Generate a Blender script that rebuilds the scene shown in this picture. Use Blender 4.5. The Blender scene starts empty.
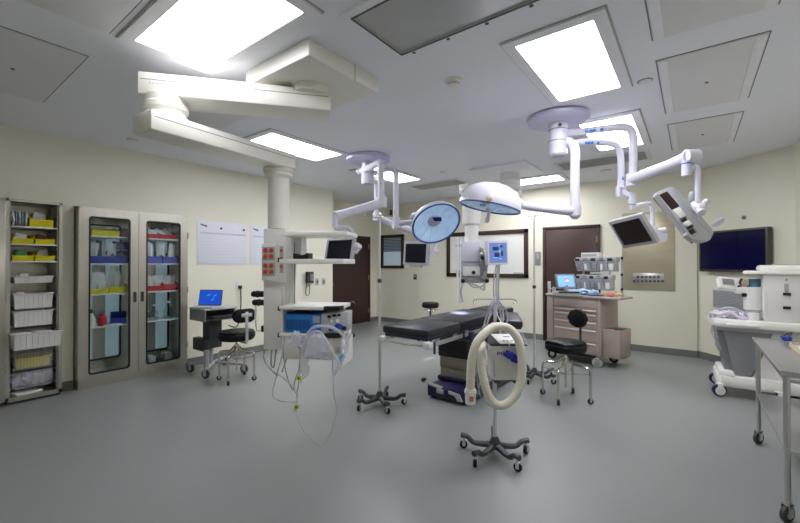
import bpy, bmesh, math, random
from math import sin, cos, pi, radians as rad
from mathutils import Vector, Matrix, noise
random.seed(7)
SC = bpy.context.scene
COL = SC.collection

# ------------------------------------------------------------------ camera
CAMZ, FPX, YAW, PITCH = 1.5, 388.0, rad(37.0), rad(0.35)
RIGHT = Vector((cos(YAW), sin(YAW), 0))
FWD = Vector((-sin(YAW) * cos(PITCH), cos(YAW) * cos(PITCH), sin(PITCH)))
UP = RIGHT.cross(FWD)
CAMP = Vector((0, 0, CAMZ))
CEIL = 3.0
KS = (3.0 - 1.5) / 1.56
cam = bpy.data.cameras.new('camera'); camo = bpy.data.objects.new('camera', cam); COL.objects.link(camo)
cam.sensor_width = 36.0; cam.lens = FPX / 800 * 36.0; cam.clip_start = 0.05
camo.location = CAMP; camo.rotation_euler = (pi / 2 + PITCH, 0, YAW)
SC.camera = camo

def ray(x, y): return FWD + RIGHT * ((x - 400) / FPX) - UP * ((y - 261.5) / FPX)
def V(x, y, d): return CAMP + ray(x, y) * d                 # a point at distance d along the view axis
def atz(x, y, z): r = ray(x, y); return CAMP + r * ((z - CAMZ) / r.z)
def atx(x, y, X): r = ray(x, y); return CAMP + r * (X / r.x)
def aty(x, y, Y): r = ray(x, y); return CAMP + r * (Y / r.y)
def VV(x, y, d): return V(x, y, d * KS)
def Z(z): return CAMZ + (z - CAMZ) * KS
def W(u, w, z): return Vector((RIGHT.x * u - sin(YAW) * w, RIGHT.y * u + cos(YAW) * w, z))

# ------------------------------------------------------------------ materials
def lin(c):
    return tuple(((v / 255) / 12.92 if v / 255 <= 0.04045 else ((v / 255 + 0.055) / 1.055) ** 2.4) for v in c)
def mat(name, rgb, rough=0.5, metal=0.0, var=0.06, scale=8.0, bump=0.0, bscale=60.0, stretch=None, coat=0.0, trans=0.0, alpha=1.0, spec=0.5):
    m = bpy.data.materials.new(name); m.use_nodes = True
    nt = m.node_tree; b = nt.nodes['Principled BSDF']
    c = lin(rgb)
    tc = nt.nodes.new('ShaderNodeTexCoord'); mp = nt.nodes.new('ShaderNodeMapping')
    nt.links.new(tc.outputs['Object'], mp.inputs['Vector'])
    if stretch: mp.inputs['Scale'].default_value = stretch
    nz = nt.nodes.new('ShaderNodeTexNoise'); nz.inputs['Scale'].default_value = scale; nz.inputs['Detail'].default_value = 3
    nt.links.new(mp.outputs['Vector'], nz.inputs['Vector'])
    mx = nt.nodes.new('ShaderNodeMix'); mx.data_type = 'RGBA'
    mx.inputs['A'].default_value = tuple(max(0, v * (1 - var)) for v in c) + (1,)
    mx.inputs['B'].default_value = tuple(min(1, v * (1 + var)) for v in c) + (1,)
    nt.links.new(nz.outputs['Fac'], mx.inputs['Factor'])
    nt.links.new(mx.outputs['Result'], b.inputs['Base Color'])
    b.inputs['Roughness'].default_value = rough; b.inputs['Metallic'].default_value = metal
    b.inputs['Specular IOR Level'].default_value = spec
    if coat: b.inputs['Coat Weight'].default_value = coat
    if trans: b.inputs['Transmission Weight'].default_value = trans
    if alpha < 1: b.inputs['Alpha'].default_value = alpha
    if bump:
        n2 = nt.nodes.new('ShaderNodeTexNoise'); n2.inputs['Scale'].default_value = bscale; n2.inputs['Detail'].default_value = 4
        nt.links.new(mp.outputs['Vector'], n2.inputs['Vector'])
        bp = nt.nodes.new('ShaderNodeBump'); bp.inputs['Strength'].default_value = bump; bp.inputs['Distance'].default_value = 0.01
        nt.links.new(n2.outputs['Fac'], bp.inputs['Height']); nt.links.new(bp.outputs['Normal'], b.inputs['Normal'])
    return m
def emit(name, rgb, s, var=0.0, base=None):
    m = mat(name, base or rgb, 0.3, var=var)
    b = m.node_tree.nodes['Principled BSDF']
    b.inputs['Emission Color'].default_value = lin(rgb) + (1,); b.inputs['Emission Strength'].default_value = s
    return m
def glass(name, tint=(246, 250, 250), refl=1.0):
    m = bpy.data.materials.new(name); m.use_nodes = True; nt = m.node_tree
    for n in list(nt.nodes): nt.nodes.remove(n)
    o = nt.nodes.new('ShaderNodeOutputMaterial'); t = nt.nodes.new('ShaderNodeBsdfTransparent'); g = nt.nodes.new('ShaderNodeBsdfGlossy')
    lw = nt.nodes.new('ShaderNodeLayerWeight'); lw.inputs['Blend'].default_value = .5
    pw = nt.nodes.new('ShaderNodeMath'); pw.operation = 'POWER'; pw.inputs[1].default_value = 4; nt.links.new(lw.outputs['Facing'], pw.inputs[0])
    f = nt.nodes.new('ShaderNodeMath'); f.operation = 'MULTIPLY_ADD'; f.inputs[1].default_value = .7; f.inputs[2].default_value = .03; nt.links.new(pw.outputs[0], f.inputs[0]); mx = nt.nodes.new('ShaderNodeMixShader')
    t.inputs['Color'].default_value = lin(tint) + (1,); g.inputs['Roughness'].default_value = 0.03
    nt.links.new(f.outputs[0], mx.inputs[0]); nt.links.new(t.outputs[0], mx.inputs[1]); nt.links.new(g.outputs[0], mx.inputs[2])
    nt.links.new(mx.outputs[0], o.inputs[0]); return m

M = {}
M['wall'] = mat('cream_paint', (233, 230, 212), 0.55, var=0.015, scale=2, bump=0.02, bscale=120)
M['ceil'] = mat('ceiling_paint', (238, 240, 249), 0.6, var=0.015, scale=2)
M['base'] = mat('baseboard_vinyl', (118, 120, 116), 0.45)
M['panel'] = mat('ceiling_panel_paint', (226, 226, 229), 0.6, var=0.02, scale=3)
M['ceilframe'] = mat('white_frame', (238, 239, 246), 0.4)
M['seam'] = mat('dark_seam', (92, 92, 96), 0.7)
M['softseam'] = mat('soft_seam', (128, 128, 132), 0.7)
M['plate'] = mat('lilac_plate', (206, 205, 232), 0.4, var=.01)
M['grille'] = mat('grille_metal', (178, 178, 174), 0.45, 0.3, var=0.1, stretch=(1, 20, 1))
M['ventsteel'] = mat('vent_steel', (190, 190, 188), 0.3, 0.55, var=0.18, scale=3)
M['steel'] = mat('brushed_steel', (194, 190, 179), 0.3, 0.85, var=0.09, scale=5, stretch=(6, 6, 0.6))
M['steel2'] = mat('cart_steel', (205, 205, 206), 0.28, 0.9, var=0.06, scale=4, stretch=(8, 1, 1))
M['panelsteel'] = mat('panel_steel', (200, 191, 166), 0.33, 0.55, var=0.12, scale=3, stretch=(0.6, 1, 5))
M['chrome'] = mat('chrome', (215, 212, 200), 0.12, 1.0, var=0.02)
M['pole'] = mat('satin_pole', (218, 218, 218), 0.3, 0.6, var=0.03)
M['cast'] = mat('cast_grey', (84, 86, 90), 0.4, 0.5)
M['white'] = mat('white_enamel', (240, 239, 236), 0.32, var=0.015)
M['warm'] = mat('warm_white_enamel', (236, 234, 226), 0.35, var=0.015)
M['offw'] = mat('off_white_plastic', (230, 229, 228), 0.42, var=0.02)
M['lilac'] = mat('lilac_white_enamel', (215, 214, 228), 0.3, var=0.02)
M['ltgrey'] = mat('light_grey_plastic', (176, 178, 182), 0.4)
M['midgrey'] = mat('mid_grey_plastic', (140, 141, 146), 0.45)
M['dkgrey'] = mat('dark_grey_plastic', (62, 63, 67), 0.45)
M['black'] = mat('black_plastic', (20, 20, 22), 0.4)
M['rubber'] = mat('black_rubber', (16, 16, 18), 0.55)
M['vinyl'] = mat('black_vinyl', (12, 13, 20), 0.45, spec=0.3, bump=0.05, bscale=90)
M['pad'] = mat('table_pad_vinyl', (36, 38, 48), 0.42, bump=0.05, bscale=120)
M['navy'] = mat('navy_paint', (24, 24, 72), 0.3, coat=0.3)
M['taupe'] = mat('taupe_metal', (150, 144, 130), 0.4, 0.3)
M['brown'] = mat('dark_brown_door', (64, 42, 36), 0.42, var=0.08, scale=4, stretch=(6, 6, 0.5))
M['brownframe'] = mat('dark_brown_frame', (56, 38, 31), 0.45)
M['cart'] = mat('cart_beige', (173, 157, 150), 0.42, var=0.02)
M['carttop'] = mat('cart_top_beige', (186, 172, 166), 0.4, var=0.02)
M['board'] = mat('whiteboard', (236, 237, 232), 0.18, var=0.01)
M['poster'] = mat('poster_paper', (222, 225, 236), 0.4, var=0.01)
M['posterline'] = mat('poster_grey_ink', (196, 199, 211), 0.5)
M['ink'] = mat('dark_ink', (52, 54, 66), 0.5)
M['yellow'] = mat('yellow_plastic', (226, 214, 24), 0.4)
M['blue'] = mat('blue_plastic', (34, 62, 170), 0.4)
M['violet'] = mat('periwinkle_plastic', (88, 98, 190), 0.4)
M['red'] = mat('red_plastic', (196, 36, 48), 0.4)
M['esu'] = mat('bright_blue_case', (24, 126, 216), 0.35)
M['tube'] = mat('cream_hose', (233, 228, 214), 0.5, var=0.03)
M['clear'] = mat('clear_plastic', (232, 233, 246), 0.25, alpha=0.4)
M['clear2'] = mat('thin_clear_plastic', (226, 228, 238), 0.2, alpha=0.16)
M['filter'] = mat('pale_blue_filter', (120, 178, 220), 0.3)
M['clearline'] = mat('clear_tubing', (206, 208, 222), 0.25, alpha=0.75)
M['pouch'] = mat('clear_pouch', (232, 233, 236), 0.25, alpha=0.6, var=0.2, scale=30)
M['paper'] = mat('paper_white', (226, 226, 222), 0.6)
M['bluepaper'] = mat('pale_blue_paper', (188, 206, 226), 0.5)
M['greenpack'] = mat('green_pack', (76, 140, 92), 0.5)
M['tan'] = mat('tan_pack', (200, 186, 156), 0.5)
M['maroon'] = mat('maroon_pack', (120, 58, 52), 0.5)
M['silverpack'] = mat('crumpled_foil', (196, 192, 206), 0.35, 0.1, var=0.3, scale=40, bump=0.4, bscale=40)
M['cloth'] = mat('pale_blue_cloth', (170, 200, 232), 0.8)
M['pink'] = mat('pink_pack', (216, 128, 118), 0.5)
M['lavtube'] = mat('lavender_tube', (222, 212, 234), 0.4)
M['teal'] = mat('teal_plastic', (76, 124, 142), 0.4)
M['screen'] = mat('dark_screen', (20, 18, 32), 0.3, var=0.0, spec=0.25)
M['screenbrown'] = mat('dark_brown_screen', (52, 38, 37), 0.3, var=0.0, spec=0.25)
M['tv'] = mat('tv_screen', (12, 12, 58), 0.12, var=0.0)
M['bluerim'] = mat('blue_rim', (22, 74, 158), 0.3)
M['lens'] = emit('lamp_reflector', (170, 204, 248), .4, .45, base=(196, 214, 240))  # strong tone variation paints highlights into the lit reflector
M['lensc'] = mat('lamp_centre', (222, 222, 234), 0.35, 0.3)
M['purple'] = mat('purple_filter', (64, 44, 150), 0.2)
M['logo'] = mat('blue_mark', (38, 120, 204), 0.4)
M['logoyellow'] = mat('yellow_tag', (216, 210, 20), 0.4)
M['outlet'] = mat('outlet_green_grey', (178, 188, 174), 0.4)
M['orange'] = mat('red_socket', (206, 70, 56), 0.4)
M['backpane'] = emit('glowing_rear_pane', (176, 208, 222), .2, .1, base=(206, 224, 232))  # glow added to the pale panes to brighten the shelf contents
M['glass'] = glass('door_glass')
M['winglass'] = glass('window_glass', (242, 246, 248))
M['bottle'] = glass('bottle_glass', (238, 244, 244))
M['handlebeige'] = mat('handle_beige', (226, 215, 204), .4)
M['binclear'] = mat('clear_bin_grey', (196, 198, 202), .3, alpha=.85)
M['brass'] = mat('brass_hinge', (190, 176, 140), 0.3, 0.8)
M['blueglow'] = emit('laptop_screen_glow', (20, 76, 190), 0.7)
M['paleglow'] = emit('pale_screen_glow', (120, 180, 235), 0.7)
M['monglow'] = emit('monitor_glow', (92, 116, 172), 0.6)
M['whiteglow'] = emit('white_screen_glow', (225, 235, 250), 0.9)
M['redglow'] = emit('red_screen_glow', (210, 60, 90), 0.7)

def floor_material():
    m = mat('grey_sheet_vinyl', (141, 145, 144), 0.36, var=0.05, scale=1.2, bump=0.03, bscale=25)
    nt = m.node_tree; b = nt.nodes['Principled BSDF']
    src = b.inputs['Base Color'].links[0].from_socket
    sp = nt.nodes.new('ShaderNodeTexNoise'); sp.inputs['Scale'].default_value = 160; sp.inputs['Detail'].default_value = 2
    tc = [n for n in nt.nodes if n.type == 'TEX_COORD'][0]
    nt.links.new(tc.outputs['Object'], sp.inputs['Vector'])
    rp = nt.nodes.new('ShaderNodeMapRange'); rp.inputs['From Min'].default_value = .3; rp.inputs['From Max'].default_value = .7
    rp.inputs['To Min'].default_value = .93; rp.inputs['To Max'].default_value = 1.07
    nt.links.new(sp.outputs['Fac'], rp.inputs['Value'])
    vm = nt.nodes.new('ShaderNodeVectorMath'); vm.operation = 'SCALE'
    nt.links.new(src, vm.inputs[0]); nt.links.new(rp.outputs[0], vm.inputs['Scale'])
    nt.links.new(vm.outputs[0], b.inputs['Base Color'])
    return m
M['floor'] = floor_material()
LIGHT_STRENGTH = 20.0
M['lamp'] = emit('troffer_diffuser', (250, 250, 255), LIGHT_STRENGTH)
def stripes(m, axis, s0):
    # the tubes behind a troffer's lens: brighter bands along the fixture
    nt = m.node_tree; b = nt.nodes['Principled BSDF']
    tc = nt.nodes.new('ShaderNodeTexCoord'); s = nt.nodes.new('ShaderNodeSeparateXYZ'); nt.links.new(tc.outputs['Object'], s.inputs[0])
    a = nt.nodes.new('ShaderNodeMath'); a.operation = 'MULTIPLY'; a.inputs[1].default_value = 2 * pi / 0.17
    nt.links.new(s.outputs[axis], a.inputs[0])
    c = nt.nodes.new('ShaderNodeMath'); c.operation = 'COSINE'; nt.links.new(a.outputs[0], c.inputs[0])
    r = nt.nodes.new('ShaderNodeMapRange'); r.inputs['From Min'].default_value = -1; r.inputs['To Min'].default_value = s0 * .8; r.inputs['To Max'].default_value = s0 * 1.2
    nt.links.new(c.outputs[0], r.inputs['Value']); nt.links.new(r.outputs[0], b.inputs['Emission Strength'])
stripes(M['lamp'], 'X', LIGHT_STRENGTH)
M['lampdim'] = emit('dimmed_troffer_diffuser', (250, 250, 255), LIGHT_STRENGTH)
stripes(M['lampdim'], 'X', LIGHT_STRENGTH * .42)

# ------------------------------------------------------------------ mesh building
class MB:
    def __init__(s): s.bm = bmesh.new()
    def _xf(s, verts, mtx):
        for v in verts: v.co = mtx @ v.co
    def box(s, c, size, bevel=0.0, rz=0.0, mtx=None, seg=2):
        g = bmesh.ops.create_cube(s.bm, size=1.0); vs = g['verts']
        for v in vs: v.co = Vector((v.co.x * size[0], v.co.y * size[1], v.co.z * size[2]))
        if bevel > 0:
            es = list({e for v in vs for e in v.link_edges})
            r = bmesh.ops.bevel(s.bm, geom=es, offset=min(bevel, min(size) * .49), segments=seg, affect='EDGES', profile=0.5)
            vs = list({v for f in r['faces'] for v in f.verts} | {v for v in vs if v.is_valid})
        m = Matrix.Translation(Vector(c)) @ (mtx if mtx is not None else Matrix.Rotation(rz, 4, 'Z'))
        s._xf(vs, m); return s
    def box2(s, lo, hi, bevel=0.0, seg=2):
        lo, hi = Vector(lo), Vector(hi); return s.box((lo + hi) / 2, hi - lo, bevel, seg=seg)
    def vbox(s, x0, y0, x1, y1, d, thick, bevel=0.0):
        # a box square to the long boom rack (turned by YAW) whose front stands at distance d
        a, b = V(x0, y0, d), V(x1, y1, d)
        c = (a + b) / 2 + Vector((-sin(YAW), cos(YAW), 0)) * thick / 2
        return s.box(c, ((x1 - x0) / FPX * d, thick, (y1 - y0) / FPX * d), bevel, YAW)
    def cyl(s, p0, p1, r0, r1=None, n=20):
        return s.tube([p0, p1], r0, n, radii=[r0, r0 if r1 is None else r1])
    def tube(s, pts, r, n=10, smooth=0, closed=False, radii=None, cap=True):
        pts = [Vector(p) for p in pts]; radii = radii or [r] * len(pts)
        if smooth:
            P, Rr = [], []
            N = len(pts); segs = N if closed else N - 1
            for i in range(segs):
                g = lambda k: pts[k % N] if closed else pts[max(0, min(N - 1, k))]
                a, b, c, d = g(i - 1), g(i), g(i + 1), g(i + 2)
                for k in range(smooth):
                    t = k / smooth
                    P.append(.5 * ((2 * b) + (c - a) * t + (2 * a - 5 * b + 4 * c - d) * t * t + (3 * b - a - 3 * c + d) * t ** 3))
                    Rr.append(radii[i % N] * (1 - t) + radii[(i + 1) % N] * t)
            if not closed: P.append(pts[-1]); Rr.append(radii[-1])
            pts, radii = P, Rr
        N = len(pts); rings = []; nrm = None
        for i, p in enumerate(pts):
            a = pts[(i - 1) % N] if (closed or i > 0) else p
            b = pts[(i + 1) % N] if (closed or i < N - 1) else p
            t = (b - a)
            if t.length < 1e-9: t = Vector((0, 0, 1))
            t.normalize()
            if nrm is None: nrm = t.orthogonal()
            nrm = nrm - t * nrm.dot(t)
            if nrm.length < 1e-6: nrm = t.orthogonal()
            nrm.normalize(); bi = t.cross(nrm)
            rings.append([s.bm.verts.new(p + (nrm * cos(2 * pi * k / n) + bi * sin(2 * pi * k / n)) * radii[i]) for k in range(n)])
        for i in range(N if closed else N - 1):
            A, B = rings[i], rings[(i + 1) % N]
            for k in range(n): s.bm.faces.new((A[k], A[(k + 1) % n], B[(k + 1) % n], B[k]))
        if cap and not closed:
            s.bm.faces.new(list(reversed(rings[0]))); s.bm.faces.new(rings[-1])
        return s
    def lathe(s, prof, mtx=None, n=36, sx=1.0, sy=1.0):
        mtx = mtx or Matrix(); rings = []
        for r, z in prof:
            if r < 1e-6: rings.append([s.bm.verts.new(mtx @ Vector((0, 0, z)))])
            else: rings.append([s.bm.verts.new(mtx @ Vector((r * sx * cos(2 * pi * k / n), r * sy * sin(2 * pi * k / n), z))) for k in range(n)])
        for A, B in zip(rings[:-1], rings[1:]):
            for k in range(n):
                a, b = A[k % len(A)], A[(k + 1) % n % len(A)]
                c, d = B[(k + 1) % n % len(B)], B[k % len(B)]
                f = []
                for v in (a, b, c, d):
                    if v not in f: f.append(v)
                if len(f) > 2: s.bm.faces.new(f)
        return s
    def prism(s, poly, depth, mtx=None, bevel=0.0):
        # poly in the local xy plane, extruded along +z
        mtx = mtx or Matrix()
        lo = [s.bm.verts.new(Vector((p[0], p[1], 0))) for p in poly]; hi = [s.bm.verts.new(Vector((p[0], p[1], depth))) for p in poly]
        n = len(poly); fs = [s.bm.faces.new(list(reversed(lo))), s.bm.faces.new(hi)]
        for i in range(n): fs.append(s.bm.faces.new((lo[i], lo[(i + 1) % n], hi[(i + 1) % n], hi[i])))
        vs = lo + hi
        if bevel > 0:
            es = list({e for f in fs[:2] for e in f.edges})
            r = bmesh.ops.bevel(s.bm, geom=es, offset=bevel, segments=2, affect='EDGES', profile=.5)
            vs = list({v for f in r['faces'] for v in f.verts} | {v for v in vs if v.is_valid})
        s._xf(vs, mtx); return s
    def ball(s, c, r, sc=(1, 1, 1), n=16):
        g = bmesh.ops.create_uvsphere(s.bm, u_segments=n, v_segments=max(6, n // 2), radius=r)
        for v in g['verts']: v.co = Vector((v.co.x * sc[0], v.co.y * sc[1], v.co.z * sc[2])) + Vector(c)
        return s
    def quad(s, a, b, c, d): s.bm.faces.new([s.bm.verts.new(Vector(p)) for p in (a, b, c, d)]); return s
    def blob(s, c, size, seed=0, rough=0.5, n=8, mtx=None):
        # a crumpled lump: a displaced rounded block
        g = bmesh.ops.create_uvsphere(s.bm, u_segments=n * 2, v_segments=n, radius=1)
        for v in g['verts']:
            q = v.co.copy(); m = max(abs(q.x), abs(q.y), abs(q.z)); q = q.lerp(q / m, .6)
            q *= 1 + rough * (noise.noise(q * 2.3 + Vector((seed * 3.1, seed, 0))) - .1)
            q = Vector((q.x * size[0] / 2, q.y * size[1] / 2, q.z * size[2] / 2))
            if mtx is not None: q = mtx @ q
            v.co = q + Vector(c)
        return s
    def build(s, name, m, parent=None, sharp=35, origin=None):
        bm = s.bm
        bmesh.ops.recalc_face_normals(bm, faces=bm.faces)
        off = Vector((0, 0, 0))
        if parent is not None:
            inv = world_of(parent).inverted()
            for v in bm.verts: v.co = inv @ v.co
        elif origin is not None:
            for v in bm.verts: v.co -= Vector(origin)
        me = bpy.data.meshes.new(name); bm.to_mesh(me); bm.free()
        for p in me.polygons: p.use_smooth = True
        me.set_sharp_from_angle(angle=rad(sharp))
        me.materials.append(m if not isinstance(m, str) else M[m])
        o = bpy.data.objects.new(name, me); COL.objects.link(o)
        if parent is not None: o.parent = parent
        elif origin is not None: o.location = origin
        return o
WM = {}
def world_of(o):
    m = Matrix()
    chain = []
    while o is not None: chain.append(o); o = o.parent
    for q in reversed(chain): m = m @ (Matrix.Translation(q.location) @ q.rotation_euler.to_matrix().to_4x4())
    return m
def thing(name, label, cat, loc, rz=0.0, group=None):
    o = bpy.data.objects.new(name, None); COL.objects.link(o); o.empty_display_size = .1
    o.location = Vector(loc); o.rotation_euler = (0, 0, rz)
    return tag(o, label, cat, group)
def tag(o, label, cat, group=None, kind=None):
    o['label'] = label; o['category'] = cat
    if group: o['group'] = group
    if kind: o['kind'] = kind
    return o
def struct(o): o['kind'] = 'structure'; return o
def lab(o, t): o['label'] = t; return o
def frame(loc, rz=0.0): return Matrix.Translation(Vector(loc)) @ Matrix.Rotation(rz, 4, 'Z')
def axes(o, x, y, z): return Matrix(((x[0], y[0], z[0], o[0]), (x[1], y[1], z[1], o[1]), (x[2], y[2], z[2], o[2]), (0, 0, 0, 1)))
def facing(o, n, up=Vector((0, 0, 1))):
    # local z = outward normal n, local y as near up as it goes
    n = Vector(n).normalized(); y = (up - n * up.dot(n)).normalized(); x = y.cross(n)
    return axes(Vector(o), x, y, n)
def rrect(w, h, r, n=5, cx=0, cy=0):
    out = []
    for (sx, sy, a0) in ((1, 1, 0), (-1, 1, 90), (-1, -1, 180), (1, -1, 270)):
        for k in range(n + 1):
            a = rad(a0 + 90 * k / n); out.append((cx + sx * (w / 2 - r) + r * cos(a), cy + sy * (h / 2 - r) + r * sin(a)))
    return out
def ring_prism(mb, outer, inner, depth, mtx):
    # frame between two outlines with the same count of points
    n = len(outer); L = []
    for z in (0, depth):
        L.append([mb.bm.verts.new(mtx @ Vector((p[0], p[1], z))) for p in outer]); L.append([mb.bm.verts.new(mtx @ Vector((p[0], p[1], z))) for p in inner])
    o0, i0, o1, i1 = L
    for k in range(n):
        j = (k + 1) % n
        mb.bm.faces.new((o1[k], o1[j], i1[j], i1[k])); mb.bm.faces.new((o0[j], o0[k], i0[k], i0[j]))
        mb.bm.faces.new((o0[k], o0[j], o1[j], o1[k])); mb.bm.faces.new((i0[j], i0[k], i1[k], i1[j]))
    return mb
def copy_tree(o, parent=None):
    c = o.copy(); COL.objects.link(c)
    if parent is not None: c.parent = parent
    for ch in list(o.children): copy_tree(ch, c)
    return c
# ================================================================== the room
LW, BW, DW, RW, FW = -5.92, 7.85, -6.7, 1.03, -1.3
KB, KL = 7.85 / 8.1, 5.92 / 6.25
LE = 5.55
struct(MB().box2((-6.95, FW - .15, -.1), (1.3, 8.4, 0)).build('floor', 'floor'))
struct(MB().box2((-6.95, FW - .15, CEIL), (1.3, 8.4, CEIL + .1)).build('ceiling', 'ceil'))
mb = MB()
for (ya_, yb_, za_) in ((FW, .755, 0), (.755, 1.235, 2.21), (1.235, 1.36, 0), (1.36, 2.622, 2.195), (2.622, LE, 0)): mb.box2((DW, ya_, za_), (LW, yb_, CEIL))
mb.box2((DW, .7, 0), (-6.26, 2.7, CEIL))
struct(mb.build('wall_left', 'wall'))
struct(MB().box2((DW - .12, LE, 0), (DW, BW + .1, CEIL)).build('wall_left_rear', 'wall'))
struct(MB().box2((DW, BW, 0), (.06, BW + .12, CEIL)).box2((-5.5 * KB, BW - .05, 0), (.06, BW, CEIL)).build('wall_back', 'wall'))
cA, cB = Vector((.06, BW, 0)), Vector((RW, BW - 1.0, 0))
cdir = (cB - cA).normalized(); cnrm = Vector((-cdir.y, cdir.x, 0)) * -1      # into the room
if cnrm.dot(Vector((-1, -1, 0))) < 0: cnrm = -cnrm
MC = axes((cA + cB) / 2, cdir, -cnrm, Vector((0, 0, 1)))
struct(MB().box((cA + cB) / 2 - cnrm * .06 + Vector((0, 0, CEIL / 2)), ((cB - cA).length + .02, .12, CEIL), mtx=MC.to_3x3().to_4x4()).build('wall_corner', 'wall'))
struct(MB().box2((RW, FW, 0), (RW + .12, BW - 1.0, CEIL)).build('wall_right', 'wall'))
struct(MB().box2((DW, FW - .12, 0), (RW + .12, FW, CEIL)).build('wall_front', 'wall'))
bh, bt = .11, .012
mb = MB()
for (ya_, yb_) in ((FW, .75), (1.24, 1.355), (2.63, LE + bt)): mb.box2((LW, ya_, 0), (LW + bt, yb_, bh))
struct(mb.build('baseboard_left', 'base'))
struct(MB().box2((DW, 7.58, 0), (DW + bt, BW, bh)).build('baseboard_left_rear', 'base'))
struct(MB().box2((DW, BW - bt, 0), (-5.5 * KB, BW, bh)).box2((-5.5 * KB - bt, BW - .05 - bt, 0), (-2.36, BW - .05, bh)).box2((-1.31, BW - .05 - bt, 0), (.06, BW - .05, bh)).build('baseboard_back', 'base'))
struct(MB().box((cA + cB) / 2 + cnrm * bt / 2 + Vector((0, 0, bh / 2)), ((cB - cA).length, bt, bh), mtx=MC.to_3x3().to_4x4()).build('baseboard_corner', 'base'))
struct(MB().box2((RW - bt, FW, 0), (RW, BW - 1.0, bh)).build('baseboard_right', 'base'))

# doors
def door(n, x0, x1, zt, m, hinge_right=True):
    # m maps local (u along the wall, v out of the wall, z)
    root = thing('door_%d' % n, '', 'door', m @ Vector(((x0 + x1) / 2, 0, 0))); del root['label']; del root['category']; root['kind'] = 'structure'
    def bx(mb, a, b, bev=0):
        lo, hi = Vector(a), Vector(b); mb.box(m @ ((lo + hi) / 2), hi - lo, bev, mtx=m.to_3x3().to_4x4()); return mb
    mb = MB(); bx(mb, (x0, 0, 0), (x0 + .05, .035, zt), .004); bx(mb, (x1 - .05, 0, 0), (x1, .035, zt), .004); bx(mb, (x0, 0, zt - .05), (x1, .035, zt), .004)
    mb.build('door_frame', 'brownframe', root)
    leaf = bx(MB(), (x0 + .054, 0, .012), (x1 - .054, .02, zt - .054), .002).build('door_leaf', 'brown', root)
    for z in (.3, 1.15, 1.95):
        hx = x1 - .058 if hinge_right else x0 + .058
        MB().cyl(m @ Vector((hx, .03, z - .06)), m @ Vector((hx, .03, z + .06)), .009).build('hinge', 'brass', root)
    hx = x0 + .12 if hinge_right else x1 - .12
    mb = MB(); bx(mb, (hx - .03, .02, .92), (hx + .03, .03, 1.16), .004)
    mb.build('handle_plate', 'pole', root)
    s = .12 if hinge_right else -.12
    MB().tube([m @ Vector((hx, .02, 1.02)), m @ Vector((hx, .075, 1.02)), m @ Vector((hx + s, .08, 1.02))], .01, smooth=3).build('handle', 'chrome', root)
    return root
mBack = axes((0, BW - .05, 0), (1, 0, 0), (0, -1, 0), (0, 0, 1))
mRec = axes((DW, 0, 0), (0, 1, 0), (1, 0, 0), (0, 0, 1))
mLeft = axes((LW, 0, 0), (0, 1, 0), (1, 0, 0), (0, 0, 1))
door(1, 6.0, 7.57, 2.2, mRec)
door(2, -2.42 * KB, -1.37 * KB, 1.5 + .74 * KB, mBack)

# small window on the back wall, blinds half down behind the pane
def wbox(mb, m, a, b, bev=0):
    lo, hi = Vector(a), Vector(b); mb.box(m @ ((lo + hi) / 2), hi - lo, bev, mtx=m.to_3x3().to_4x4()); return mb
mBack = axes((0, BW, 0), (1, 0, 0), (0, -1, 0), (0, 0, 1))
wx0, wx1, wz0, wz1 = -6.73 * KB, -5.97 * KB, 1.5 - .115 * KB, 1.5 + .77 * KB
win = thing('window_1', '', '', mBack @ Vector(((wx0 + wx1) / 2, 0, wz0))); del win['label']; del win['category']; win['kind'] = 'structure'
mb = MB()
for a, b in (((wx0, 0, wz0), (wx0 + .075, .04, wz1)), ((wx1 - .075, 0, wz0), (wx1, .04, wz1)), ((wx0, 0, wz1 - .085), (wx1, .04, wz1)), ((wx0, 0, wz0), (wx1, .04, wz0 + .07))): wbox(mb, mBack, a, b, .004)
mb.build('window_frame', 'brownframe', win)
wbox(MB(), mBack, (wx0 + .07, .002, wz0 + .07), (wx1 - .07, .006, wz1 - .08)).build('blind_backing', emit('glowing_blind', (200, 212, 222), .3, .03, base=(214, 222, 228)), win)  # faint glow put into the backing for the brighter room beyond
mb = MB()
for k in range(9): wbox(mb, mBack, (wx0 + .08, .006, wz1 - .125 - k * .038), (wx1 - .08, .016, wz1 - .095 - k * .038), .002)
mb.build('blind_slats', mat('blind_slat_grey', (112, 122, 132), .5), win)
wbox(MB(), mBack, (wx0 + .07, .022, wz0 + .06), (wx1 - .07, .026, wz1 - .08)).build('pane', 'winglass', win)

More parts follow.
